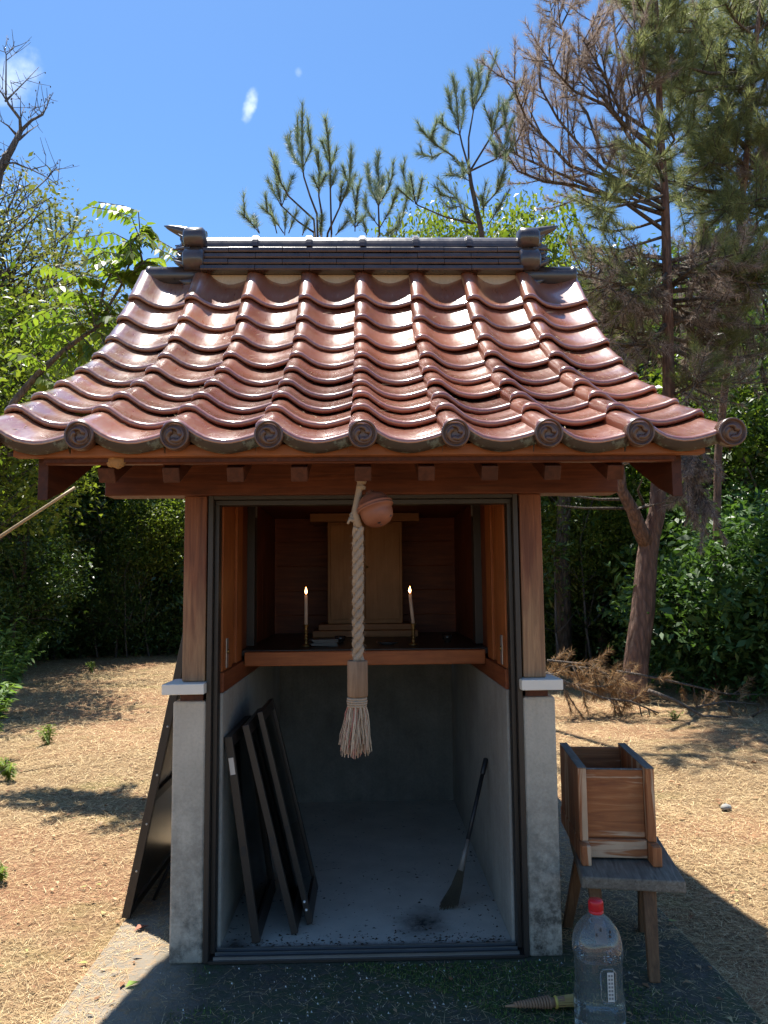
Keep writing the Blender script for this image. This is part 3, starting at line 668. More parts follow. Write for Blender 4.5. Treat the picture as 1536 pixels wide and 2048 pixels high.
# scrap of white board behind the pillar
tag(MB().box(-.712, -.690, .50, .515, .004, .17).build('white_board', M['white'], None, bevel=.001), 'narrow white board standing against the outside of the wall', 'board')

# ---- broom
b0 = Vector((.333, .37, .012)); b1 = Vector(atY(978, 1516, .56)); b1.x = min(b1.x, .508)
broom = thing('broom', 'bamboo twig broom with black handle leaning against the concrete wall', 'broom', b0)
br = MB(); dr = (b1 - b0).normalized(); mid = b0 + dr * .165
side = Vector((1, -.15, 0)); 
for k in range(230):
    a = random.uniform(-1, 1); e = random.uniform(-1, 1); L_ = random.uniform(.93, 1.06)
    p0 = mid + side * (.010 * a) + Vector((0, .008 * e, 0)); p1 = b0 + dr * .09 + side * (.020 * a - .003) + Vector((0, .014 * e, 0)); p2 = b0 + side * (.036 * a - .014) + Vector((0, .02 * e, .0025 + abs(random.gauss(0, .006)) + .012 * (a + 1) * .6)) + dr * .07 * (1 - L_)
    br.tube([p0, p1, p2], [.0012, .0011, .0008], 3, False)
part(br.build('bristles', plain('twig_bristle', (.10, .085, .06), .8, 0, .2, .4), None), broom)
part(MB().tube([mid - dr * .02, mid + dr * .10, ], [.013, .0095], 10).build('binding', plain('binding_wire', (.22, .2, .18), .5, .3), None, True), broom)
part(MB().tube([mid + dr * .09, mid + dr * .2, b1 - dr * .07], [.0085, .0085, .0085], 12).build('handle', M['black'], None, True), broom)
part(MB().tube([b1 - dr * .07, b1 - dr * .065, b1 - dr * .004, b1], [.0085, .011, .0105, .006], 12).build('grip', M['black'], None, True), broom)

# ================================================================== offering box on a stool
mt, t, b = newmat('weathered_board'); 
def weathered(name, axis):
    mt, t, b = newmat(name); st = {'x': (1.6, 18, 18), 'y': (18, 1.6, 18), 'z': (18, 18, 1.6)}[axis]
    g = noise(t, coords(t, st), 2.6, 6, .6, 1.2); w = noise(t, coords(t, tuple(x * .42 for x in st)), 1.6, 5, .62, .8)
    c = ramp(t, g, [(.28, (.20, .060, .020)), (.55, (.38, .130, .040)), (.75, (.50, .22, .085))])
    c = mix(t, ramp(t, w, [(.54, 0.0), (.58, .85)]), c, (.62, .43, .27)); c = mix(t, ramp(t, noise(t, coords(t, (4, 4, 4)), 1.5, 4), [(.5, 0.0), (.75, .5)]), c, (.20, .085, .035))
    L(t, c, b.inputs['Base Color']); b.inputs['Roughness'].default_value = .72; bump(t, b, g, .5, .005); return mt
M['wx'] = weathered('weathered_panel', 'x'); M['wz'] = weathered('weathered_side', 'z')
M['grey'] = wood('grey_endgrain', (.13, .115, .095), (.30, .27, .235), 'y', .85, 1.4)
M['seat'] = wood('grey_seat', (.12, .095, .07), (.32, .265, .20), 'y', .8, 1.6)
M['legw'] = wood('stool_leg', (.09, .045, .022), (.26, .13, .06), 'z', .7)
Mbx = Matrix.Translation((.912, .245, .302)) @ Matrix.Rotation(rad(-6), 4, 'Z')
box = thing('offering_box', 'weathered open wooden offering box standing on the low stool', 'box'); box.matrix_world = Mbx
w2, d2 = .133, .222
def bx(name, mat, *a, **k): return MB().box(*a).build(name, mat, box, bevel=k.get('bevel', .003))
for s in (-1, 1):
    sx = (min(s * w2, s * (w2 - .030)), max(s * w2, s * (w2 - .030)))
    bx('side_board', M['wz'], sx[0], sx[1], -d2, d2, .068, .318)
    bx('side_top', M['grey'], sx[0] - .0006, sx[1] + .0006, -d2 - .0006, d2 + .0006, .3182, .3215, bevel=.001)
    bx('runner', M['wz'], sx[0] - .003 * (s < 0), sx[1] + .003 * (s > 0), -d2 - .052, d2 + .01, .0, .067, bevel=.004)
bx('front_panel', M['wx'], -w2 + .0305, w2 - .0305, -d2 + .035, -d2 + .050, .070, .306)
bx('front_top', M['grey'], -w2 + .0305, w2 - .0305, -d2 + .0345, -d2 + .0505, .3062, .309, bevel=.001)
bx('front_rail', M['wx'], -w2 + .0305, w2 - .0305, -d2 + .012, -d2 + .048, .008, .069)
bx('back_panel', M['wx'], -w2 + .0305, w2 - .0305, d2 - .05, d2 - .03, .012, .312)
bx('bottom_board', M['wx'], -w2 + .0305, w2 - .0305, -d2 + .0505, d2 - .0505, .03, .045)
# stool
Mst = Matrix.Translation((1.048, -.165, 0)) @ Matrix.Rotation(rad(-10), 4, 'Z')
st = thing('stool', 'low four-legged wooden stool with weathered grey plank seat', 'stool'); st.matrix_world = Mst
MB().box(-.335, 0, 0, .47, .262, .301).build('seat', M['seat'], st, bevel=.006)
inv = Mst.inverted()
for (fx, fy, tx, ty) in ((.925, -.175, .945, -.10), (.792, -.09, .782, -.02), (.75, .235, .80, .20), (1.02, .185, 1.03, .18)):
    f_ = inv @ Vector((fx, fy, .0)); tp = inv @ Vector((tx, ty, .261))
    mb = MB(); a = .019
    mb.add([f_ + Vector((i * a * .9, j * a * .9, 0)) for i, j in ((-1, -1), (1, -1), (1, 1), (-1, 1))] + [tp + Vector((i * a * 1.15, j * a * 1.15, 0)) for i, j in ((-1, -1), (1, -1), (1, 1), (-1, 1))], [(3, 2, 1, 0), (4, 5, 6, 7), (0, 1, 5, 4), (1, 2, 6, 5), (2, 3, 7, 6), (3, 0, 4, 7)])
    mb.build('leg', M['legw'], st, bevel=.004)

# ================================================================== big plastic bottle of water
BX, BY = .655, -.49
bt = thing('plastic_bottle', 'large clear plastic water bottle with red cap and side grip', 'bottle', (BX, BY, .001))
def clear(name, rough, ior, col=(1, 1, 1)):
    mt, t, b = newmat(name); b.inputs['Base Color'].default_value = (*col, 1); b.inputs['Roughness'].default_value = rough
    b.inputs['Transmission Weight'].default_value = 1.0; b.inputs['IOR'].default_value = ior; return mt
mt, t, b = newmat('clear_pet'); b.inputs['Base Color'].default_value = (.93, .96, .94, 1); b.inputs['Roughness'].default_value = .06; b.inputs['IOR'].default_value = 1.35
b.inputs['Transmission Weight'].default_value = .0; o = t.nodes['Material Output']
gl = t.nodes.new('ShaderNodeBsdfGlossy'); gl.inputs['Roughness'].default_value = .08; tp = t.nodes.new('ShaderNodeBsdfTransparent'); tp.inputs[0].default_value = (.955, .965, .955, 1)
df = t.nodes.new('ShaderNodeBsdfDiffuse'); df.inputs[0].default_value = (.75, .77, .75, 1)
fr = t.nodes.new('ShaderNodeLayerWeight'); fr.inputs[0].default_value = .35
m1 = t.nodes.new('ShaderNodeMixShader'); m2 = t.nodes.new('ShaderNodeMixShader'); m2.inputs[0].default_value = .085
L(t, maprange(t, fr.outputs['Fresnel'], 0, 1, .03, .6), m1.inputs[0]); L(t, tp.outputs[0], m1.inputs[1]); L(t, gl.outputs[0], m1.inputs[2]); L(t, m1.outputs[0], m2.inputs[1]); L(t, df.outputs[0], m2.inputs[2]); L(t, m2.outputs[0], o.inputs[0]); M['pet'] = mt
M['water'] = clear('water', .0, 1.33, (.93, .96, .93))
M['red'] = plain('red_cap', (.62, .018, .025), .38, 0, .5, .05)
def squircle(r, sq, n=48):
    P = []
    for k in range(n):
        a = 2 * math.pi * k / n; c_, s_ = math.cos(a), math.sin(a); q = (abs(c_) ** sq + abs(s_) ** sq) ** (-1 / sq); P.append((r * q * c_, r * q * s_))
    return P
def loft(rings):
    mb = MB(); n = 48
    for (r, sq, zz, xo) in rings: mb.v.extend([(x + xo, y, zz) for x, y in squircle(r, sq)])
    for i in range(len(rings) - 1):
        for k in range(n): mb.f.append((i * n + k, i * n + (k + 1) % n, (i + 1) * n + (k + 1) % n, (i + 1) * n + k)); mb.mi.append(0)
    mb.f.append(tuple(range(n))); mb.mi.append(0); return mb
outer = [(.052, 2.4, .002, 0), (.062, 2.6, .006, 0), (.067, 3, .02, 0), (.0675, 3, .06, 0), (.0655, 3, .066, 0), (.0675, 3, .073, 0), (.0675, 3, .11, 0), (.0645, 3, .132, 0), (.0625, 3, .15, 0), (.0625, 3, .205, 0), (.0635, 3, .222, 0), (.0675, 2.6, .236, 0), (.0685, 2.4, .252, 0), (.066, 2.3, .275, 0), (.058, 2.1, .298, 0), (.043, 2, .318, 0), (.028, 2, .332, 0), (.0205, 2, .338, 0), (.0185, 2, .342, 0), (.0185, 2, .352, 0)]
o = loft(outer).build('bottle_body', M['pet'], bt, True)
wl = .226
inn = [(r * .965, sq, zz + .002, xo) for r, sq, zz, xo in outer if zz < wl] + [(.061, 3, wl, 0)]
wm = loft(inn); wm.f.append(tuple(range(len(wm.v) - 48, len(wm.v)))); wm.mi.append(0)
wm.build('water', M['water'], bt, False)
cp = MB().lathe([(.0195, .340), (.0205, .342), (.0205, .3465), (.019, .347), (.019, .3485), (.0205, .349), (.0205, .371), (.0185, .3755), (.001, .3765)], 30).build('cap', M['red'], bt, True)
rb = MB()
for k in range(40):
    a = 2 * math.pi * k / 40; rb.bar((.0206 * math.cos(a), .0206 * math.sin(a), .351), (.0206 * math.cos(a), .0206 * math.sin(a), .370), .0012, .0012, (math.cos(a), math.sin(a), 0))
rb.build('cap_ribs', M['red'], cp)
# moulded grip frame on the flank and the embossed measuring strip
gp = MB(); yv = -.0642
gp.tube([(-.012, yv, .205), (-.012, yv - .001, .142), (-.004, yv - .001, .128), (.022, yv - .001, .128), (.030, yv, .138), (.031, yv, .205), (.022, yv, .216), (-.004, yv, .216), (-.012, yv, .205)], .0022, 8)
gp.build('grip', M['pet'], bt, True)
sp = MB().box(.006, .024, yv - .0022, yv - .0012, .132, .208).build('embossed_strip', plain('frosted_strip', (.62, .58, .52), .5), bt)
dt = MB()
for r_ in range(7):
    for c_ in range(2): dt.box(.0085 + c_ * .0075, .0135 + c_ * .0075, yv - .0030, yv - .0021, .138 + r_ * .0098, .1435 + r_ * .0098)
dt.build('embossed_marks', plain('strip_marks', (.20, .19, .18), .5), sp)
for k, (a, zz) in enumerate(((-1.85, .302), (-1.2, .297), (-1.1, .306), (-1.62, .312))):
    r_ = np.interp(zz, [.298, .318], [.0585, .0435]); p = Vector((r_ * math.cos(a), r_ * math.sin(a), zz))
    MB().lathe([(.001, -.0035), (.0025, -.002), (.003, 0), (.0025, .002), (.001, .0035)], 8, Matrix.Translation(p) @ Matrix.Scale(1.4, 4, (0, 0, 1))).build('leaf_fleck', plain('fleck' + str(k), (.05, .04, .03), .7), bt, True)

# ================================================================== straw hand broom on the slab
h0 = Vector(atZ(1030, 2011, .02)); h1 = Vector(atZ(1152, 2001, .026)); dr = (h1 - h0).normalized()
hb = thing('hand_broom', 'short bound straw hand broom lying on the ground behind the bottle', 'broom', h0)
mb = MB(); 
for k in range(150):
    a = random.uniform(0, 2 * math.pi); r0 = math.sqrt(random.random()); ux = Vector((-dr.y, dr.x, 0))
    o_ = lambda r: ux * (r * r0 * math.cos(a)) + Vector((0, 0, r * r0 * math.sin(a) * .8))
    mb.tube([h0 + dr * .12 + o_(.016), h0 + dr * .20 + o_(.021), h0 + dr * random.uniform(.21, .25) + o_(.034) + Vector((0, 0, .008))], .0014, 3, False)
part(mb.build('straw', plain('straw', (.42, .29, .10), .8, 0, .3, .4), None), hb)
mb = MB(); pts = []; n = 120
for k in range(n + 1):
    u = k / n; a = 2 * math.pi * 13 * u; ux = Vector((-dr.y, dr.x, 0)); r0 = .006 + .012 * u; pts.append(h0 + dr * (.11 * u) + ux * (r0 * math.cos(a)) + Vector((0, 0, r0 * .85 * math.sin(a) + .002)))
mb.tube(pts, .0038, 5); mb.tube([h0 - dr * .03, h0, h0 + dr * .15], [.002, .0055, .016], 8)
part(mb.build('cord_binding', plain('cord', (.34, .20, .12), .85, 0, .2, .3), None, True), hb)
part(MB().lathe([(.0165, -.004), (.018, 0), (.0165, .004)], 12, Matrix.Translation(h0 + dr * .125) @ dr.to_track_quat('Z', 'Y').to_matrix().to_4x4()).build('yellow_tie', plain('yellow_tie', (.62, .45, .09), .6), None, True), hb)

# ================================================================== ground
mt, t, b = newmat('dry_litter_ground'); v = coords(t)
n1 = noise(t, v, .55, 5, .6); n2 = noise(t, v, 5, 6, .7); n3 = noise(t, v, 55, 4, .7); n4 = noise(t, coords(t, (1, 3, 1)), 28, 4, .7, .6)
c = ramp(t, n2, [(.28, (.25, .155, .075)), (.5, (.43, .30, .16)), (.72, (.58, .44, .25))])
c = mix(t, ramp(t, n4, [(.40, .75), (.60, 0.0)]), c, (.15, .085, .045))
c = mix(t, ramp(t, n1, [(.46, 0.0), (.62, .75)]), c, (.40, .20, .11)); ng = noise(t, coords(t, (1, 1.6, 1)), .9, 5, .65); c = mix(t, ramp(t, ng, [(.54, 0.0), (.68, .6)]), c, (.26, .25, .09))
c = mix(t, ramp(t, n3, [(.36, .8), (.54, 0.0)]), c, (.10, .058, .03))
L(t, c, b.inputs['Base Color']); b.inputs['Roughness'].default_value = .92; b.inputs['Specular IOR Level'].default_value = .15
bump(t, b, math_(t, 'ADD', n2, math_(t, 'ADD', n3, n4)), .8, .03); M['ground'] = mt
def hgt(x, y):
    h = .02 * np.sin(x * 1.3 + .4) * np.cos(y * .9) + .012 * np.sin(x * 3.1 + y * 2.3)
    d = np.maximum(np.maximum(np.abs(x - .1) - 1.0, 0), np.maximum(np.abs(y - .3) - 2.0, 0))
    return -.028 + h * np.clip(d / 1.2, 0, 1) + .004 * np.sin(x * 9 + y * 7)
gx = np.concatenate([np.linspace(-150, -9, 18), np.linspace(-8.5, 8.5, 86), np.linspace(9, 150, 18)]); gy = np.concatenate([np.linspace(-60, -4, 10), np.linspace(-3.5, 18, 100), np.linspace(20, 400, 20)])
X, Yg = np.meshgrid(gx, gy); V = np.stack([X, Yg, hgt(X, Yg)], -1).reshape(-1, 3); nx = len(gx)
ii, jj = np.meshgrid(np.arange(nx - 1), np.arange(len(gy) - 1)); q = (jj * nx + ii).ravel()
tag(npmesh('ground', V, np.stack([q, q + 1, q + nx + 1, q + nx], 1), M['ground'], None, True), kind='structure')
# concrete apron, dark with moss and soil in front
mt, t, b = newmat('apron_slab'); v = coords(t); n1 = noise(t, v, 4, 6, .65); n2 = noise(t, v, 60, 4, .65); n3 = noise(t, v, 2.2, 6, .72); n4 = noise(t, v, 22, 5, .7); xyz = sep(t, v)
c = ramp(t, n1, [(.3, (.175, .145, .105)), (.7, (.27, .23, .175))])
fr = maprange(t, math_(t, 'ADD', xyz[0], math_(t, 'MULTIPLY', n3, .5)), -.50, -.30); fr2 = maprange(t, math_(t, 'ADD', xyz[1], math_(t, 'MULTIPLY', n3, .8)), 1.6, .5)
soil = math_(t, 'MULTIPLY', math_(t, 'MULTIPLY', fr, fr2), maprange(t, n4, .28, .46, .72, 1.0))
dirt = ramp(t, n2, [(.3, (.026, .023, .018)), (.7, (.085, .075, .058))])
mossf = math_(t, 'MULTIPLY', maprange(t, n3, .40, .56), maprange(t, n4, .36, .56))
dirt = mix(t, mossf, dirt, (.038, .058, .018))
c = mix(t, ramp(t, n4, [(.50, 0.0), (.60, .85)]), c, (.30, .20, .11)); c = mix(t, soil, c, dirt)
c = mix(t, ramp(t, n2, [(.64, 0.0), (.72, .8)]), c, (.09, .07, .05))
L(t, c, b.inputs['Base Color']); b.inputs['Roughness'].default_value = .9; bump(t, b, math_(t, 'ADD', n4, n2), .6, .012)
tag(MB().box(-.94, 1.16, -1.9, 2.3, -.2, -.0005).build('concrete_slab', mt, None, bevel=.01), kind='structure')

def tri_blades(P, D, Ln, Wd, S):
    """thin triangles: base P, direction D, side vector S"""
    V = np.empty((len(P), 3, 3), np.float32); V[:, 0] = P - S * Wd[:, None] / 2; V[:, 1] = P + S * Wd[:, None] / 2; V[:, 2] = P + D * Ln[:, None]
    return V.reshape(-1, 3), np.arange(len(P) * 3).reshape(-1, 3)
def unit(a): return a / np.maximum(np.linalg.norm(a, axis=-1, keepdims=True), 1e-9)
def islandmat(name, stops, rough=.85, trans=0.0):
    mt, t, b = newmat(name); g = t.nodes.new('ShaderNodeNewGeometry'); c = ramp(t, g.outputs['Random Per Island'], stops)
    L(t, c, b.inputs['Base Color']); b.inputs['Roughness'].default_value = rough; b.inputs['Specular IOR Level'].default_value = .25
    if trans:
        tr = t.nodes.new('ShaderNodeBsdfTranslucent'); L(t, c, tr.inputs[0]); ms = t.nodes.new('ShaderNodeMixShader'); ms.inputs[0].default_value = trans
        L(t, b.outputs[0], ms.inputs[1]); L(t, tr.outputs[0], ms.inputs[2]); L(t, ms.outputs[0], t.nodes['Material Output'].inputs[0])
    return mt
M['litter'] = islandmat('dry_needles', [(0, (.26, .15, .07)), (.3, (.46, .31, .15)), (.65, (.62, .46, .24)), (.9, (.72, .57, .33)), (1, (.34, .16, .08))])
# fallen needles and dry grass, denser towards the camera
def scatter(n, x0, x1, y0, y1, p=1.0):
    u = rng.random(n); d0 = y0 - CAM[1]; d1 = y1 - CAM[1]; d = d0 * (d1 / d0) ** (u ** p); y = d + CAM[1]; s = rng.uniform(-1, 1, n)
    x = CAM[0] + .02 * d + s * (d * .58 + .3); return x, y
x, y = scatter(400000, 0, 0, -.95, 15)
on_slab = (x > -.94) & (x < 1.16) & (y < 2.3)
inside = (np.abs(x) < .70) & (y > -.03) & (y < 2.1)
front = on_slab & (x > -.80) & (y < .1)
keep = ~inside & ~(front & (rng.random(len(x)) > .16)) & ~(on_slab & ~front & (rng.random(len(x)) > .95))
patch = np.sin(x * 1.9 + 1.3 * np.sin(y * 1.1)) * np.cos(y * 1.7 + np.sin(x * 1.4)); keep &= rng.random(len(x)) < (.72 + .28 * patch)
x, y, os_ = x[keep], y[keep], on_slab[keep]; n = len(x)
z = np.where(os_, .001, hgt(x, y) + .002) + np.abs(rng.normal(0, .006, n)) * np.where(os_, .3, 1)
a = rng.uniform(0, 2 * np.pi, n); tl = np.clip(rng.normal(.05, .16, n), -.02, .7) * np.where(os_, .25, 1)
D = np.stack([np.cos(a) * np.cos(tl), np.sin(a) * np.cos(tl), np.sin(tl)], -1); S = np.stack([-np.sin(a), np.cos(a), np.zeros(n)], -1)
dist = y - CAM[1]
V, F = tri_blades(np.stack([x, y, z], -1), D, rng.gamma(4, .015, n) * np.clip(dist / 6, .6, 1.5), rng.uniform(.0010, .0021, n) * np.clip(dist / 3.0, .85, 4.0), S)
tag(npmesh('dry_needle_litter', V, F, M['litter']), 'layer of dry pine needles and grass over the clearing', 'litter', kind='stuff')
# moss and low weeds on the slab
n = 34000; x = rng.normal(.25, .45, n); y = rng.uniform(-.95, -.03, n); cl = (np.sin(x * 6 + 2 * np.sin(y * 5)) + np.cos(y * 8 + x * 3)) > .1
x, y = x[cl], y[cl]; k_ = (x > -.6) & (x < 1.05); x, y = x[k_], y[k_]; n = len(x); a = rng.uniform(0, 6.28, n); tl = rng.uniform(.25, 1.3, n)
D = np.stack([np.cos(a) * np.cos(tl), np.sin(a) * np.cos(tl), np.sin(tl)], -1); S = np.stack([-np.sin(a), np.cos(a), np.zeros(n)], -1)
V, F = tri_blades(np.stack([x, y, np.full(n, .0)], -1), D, rng.uniform(.004, .014, n), rng.uniform(.002, .005, n), S)
tag(npmesh('moss', V, F, islandmat('moss_green', [(0, (.035, .06, .014)), (.6, (.075, .13, .03)), (1, (.15, .19, .05))], .9)), 'dark green moss growing on the shaded slab', 'moss', kind='stuff')
# pale grit and crumbs on the slab
mb = MB()
for k in range(900):
    gx_, gy_ = random.gauss(.05, .42), random.uniform(-.95, -.02); s_ = random.choice((.0012, .0016, .002, .0032))
    if gx_ < -.75 or gx_ > 1.1: continue
    mb.add([(gx_ - s_, gy_, 0), (gx_ + s_, gy_ - s_, 0), (gx_ + s_ * .4, gy_ + s_, 0), (gx_, gy_, s_ * 1.6)], [(0, 1, 3), (1, 2, 3), (2, 0, 3)])
tag(mb.build('grit', islandmat('grit_mix', [(0, (.20, .18, .15)), (.7, (.42, .40, .36)), (1, (.7, .68, .62))])), 'scattered pale grit on the slab before the doorway', 'grit', kind='stuff')
# fallen leaves
def leafshape(L0, W0, curl): return np.array([[0, 0, 0], [.35, .5, curl], [1, 0, .3 * curl], [.35, -.5, curl]]) * np.array([L0, W0, L0])
x, y = scatter(1500, 0, 0, -.8, 14); ok_ = ~((np.abs(x) < .72) & (y > -.02) & (y < 2.1)) & ~((x > -.7) & (x < 1.0) & (y < 0) & (rng.random(1500) > .2)); x, y = x[ok_], y[ok_]; n = len(x)
os_ = (x > -.94) & (x < 1.16) & (y < 2.3); Vs = []
for k in range(n):
    s = random.uniform(.03, .065) * (.6 if y[k] < 1.5 else 1); P = leafshape(s, s * .5, random.uniform(-.1, .35)); a = random.uniform(0, 6.28); ca, sa = math.cos(a), math.sin(a)
    Vs.append(P @ np.array([[ca, sa, 0], [-sa, ca, 0], [0, 0, 1]]) + np.array([x[k], y[k], (.002 if os_[k] else float(hgt(x[k], y[k])) + .010) + .004]))
tag(npmesh('fallen_leaves', np.concatenate(Vs), np.arange(n * 4).reshape(-1, 4), islandmat('dead_leaf', [(0, (.16, .075, .035)), (.5, (.36, .19, .09)), (.85, (.5, .34, .19)), (1, (.24, .30, .07))], .7)), 'dry brown leaves scattered over the clearing', 'leaves', kind='stuff')
# a few that can be told apart
M['greenleaf'] = leafmat('fresh_leaf', (.20, .30, .05), (.28, .38, .08), .3)
for px, py, s, lab, mt_ in ((250, 1975, .050, 'single yellow-green leaf lying on the sunlit slab edge', M['greenleaf']), (268, 1862, .06, 'curled reddish dead leaf at the foot of the shutter panel', None), (1452, 1607, .07, 'pale grey stone lying in the dry needles', 'stone')):
    p = Vector(atZ(px, py, .004))
    if mt_ == 'stone':
        r2 = random.Random(2); mb = MB(); mb.lathe([(.01, -.012), (.035, -.008), (.042, .002), (.026, .016), (.003, .019)], 8, Matrix.Translation((p.x, p.y, -.018)) @ Matrix.Rotation(.3, 4, 'Z') @ Matrix.Scale(.6, 4, (0, 1, 0))); mb.v = [(a_ + r2.gauss(0, .004), b_ + r2.gauss(0, .004), c_ + r2.gauss(0, .003)) for a_, b_, c_ in mb.v]
        tag(mb.build('stone', concrete('pale_stone', (.26, .245, .22), (.38, .365, .335)), None, True), lab, 'stone')
    else:
        P = leafshape(s, s * .55, .22); tag(npmesh('fallen_leaf', P @ np.array([[.8, .6, 0], [-.6, .8, 0], [0, 0, 1]]) + np.array(p), [[0, 1, 2, 3]], mt_ or plain('red_leaf', (.30, .11, .06), .7)), lab, 'leaf')

# ================================================================== trees
M['pine_g'] = islandmat('pine_needle', [(0, (.10, .15, .085)), (.5, (.19, .255, .14)), (1, (.33, .385, .21))], .45, .48)
M['pine_b'] = islandmat('fallen_needle', [(0, (.16, .085, .04)), (.5, (.32, .19, .09)), (1, (.48, .33, .17))], .8, .3)
M['pine_y'] = islandmat('pine_needle_yellow', [(0, (.11, .14, .055)), (.5, (.21, .245, .09)), (1, (.36, .37, .15))], .45, .5)  # yellower green needles for the forked pine and its right-hand neighbour
M['pine_d'] = islandmat('dead_needle', [(0, (.16, .115, .09)), (.5, (.29, .225, .18)), (1, (.47, .39, .325))], .75, .42)
def bark(name, a, b_, sc=9):
    mt, t, b = newmat(name); v = coords(t, (1, 1, .22)); n1 = noise(t, v, sc * 3, 5, .7, .5); vo = t.nodes.new('ShaderNodeTexVoronoi'); vo.inputs['Scale'].default_value = sc * 3.2; L(t, v, vo.inputs['Vector'])
    c = ramp(t, n1, [(.3, a), (.7, b_)]); c = mix(t, ramp(t, vo.outputs['Distance'], [(.3, 0.0), (.75, .6)]), c, [q * .4 for q in a]); L(t, c, b.inputs['Base Color']); b.inputs['Roughness'].default_value = .9
    bump(t, b, math_(t, 'SUBTRACT', n1, vo.outputs['Distance']), .9, .03); return mt
M['bark_red'] = bark('red_pine_bark', (.11, .060, .042), (.25, .145, .10)); M['bark'] = bark('grey_bark', (.055, .043, .034), (.15, .12, .095)); M['twig'] = bark('twig_bark', (.10, .075, .055), (.22, .175, .135), 14)
M['bare'] = bark('bare_bark', (.09, .078, .07), (.21, .19, .175), 12)

DENS, WID = 1.15, 1.7
class Tree:
    def __init__(s, name, label, cat, base, group=None): s.t = thing(name, label, cat, base, group); s.tr = MB(); s.br = MB(); s.nd = {'g': [], 'd': []}
    def needles(s, pts, kind, f0=0.0, dens=620, ln=.085, ang=.75, wid=.0028, droop=0.0):
        P = np.array(pts, float); seg = np.linalg.norm(np.diff(P, axis=0), axis=1); tot = seg.sum(); dens = dens * DENS; wid = wid * WID; n = max(6, int(tot * (1 - f0) * dens)); u = rng.uniform(f0, 1, n) * tot
        cs = np.concatenate([[0], np.cumsum(seg)]); i = np.clip(np.searchsorted(cs, u) - 1, 0, len(seg) - 1); w = ((u - cs[i]) / np.maximum(seg[i], 1e-6))[:, None]
        p = P[i] * (1 - w) + P[i + 1] * w; ax = unit(P[i + 1] - P[i]); r = rng.normal(size=(n, 3)); r = unit(r - ax * (r * ax).sum(1, keepdims=True))
        a = np.clip(rng.normal(ang, .18, n), .1, 2.2)[:, None]; d = ax * np.cos(a) + r * np.sin(a); d[:, 2] -= droop * rng.random(n); d = unit(d); sd = unit(np.cross(d, rng.normal(size=(n, 3))))
        s.nd[kind].append(tri_blades(p, d, rng.uniform(.7, 1.15, n) * ln, np.full(n, wid), sd)[0])
    def limb(s, pts, r0, r1, n=6, trunk=False):
        k = len(pts); (s.tr if trunk else s.br).tube([tuple(p) for p in pts], [r0 + (r1 - r0) * i / (k - 1) for i in range(k)], n, True); return pts
    def sub(s, pts, num, ln, kind, f0=.25, up=.35, dens=600, nl=.085, wid=.0028, droop=0., side=1.0, ang=.75, bf=.2):
        """side shoots with needles along a limb"""
        P = [Vector(p) for p in pts]
        for k in range(num):
            u = f0 + (1 - f0) * (k + random.random()) / num; q = u * (len(P) - 1); i = min(int(q), len(P) - 2); p = P[i].lerp(P[i + 1], q - i); ax = (P[i + 1] - P[i]).normalized()
            r = Vector((random.gauss(0, 1), random.gauss(0, 1), random.gauss(0, .6))); r = (r - ax * r.dot(ax)).normalized()
            d = (ax * .8 + r * side + Vector((0, 0, up))).normalized(); l = ln * random.uniform(.55, 1.15); e = p + d * l; e.z += up * l * .25 - droop * l * .5; mdl = p.lerp(e, .5) + Vector((0, 0, -.06 * l))
            s.limb([p, mdl, e], .0045 + .01 * l, .0025, 4); s.needles([p, mdl, e], kind, bf, dens, nl, ang, wid, droop)
    def done(s, barkmat='bark_red', twig='twig', gm='pine_g', dm='pine_d'):
        if s.tr.v: part(s.tr.build('trunk', M[barkmat], None, True), s.t)
        if s.br.v: part(s.br.build('branchwork', M[twig], None, True), s.t)
        for k, nm, mm in (('g', 'needle_crown', gm), ('d', 'dead_needle_crown', dm)):
            if s.nd[k]:
                V = np.concatenate(s.nd[k]); part(npmesh(nm, V, np.arange(len(V)).reshape(-1, 3), M[mm]), s.t)
def zm(x0, y0, sc): return lambda L_: [(x0 + x / sc, y0 + y / sc) for x, y in L_]
def to3(pl, Y0, Y1): return [atY(px, py, Y0 + (Y1 - Y0) * i / max(1, len(pl) - 1)) for i, (px, py) in enumerate(pl)]

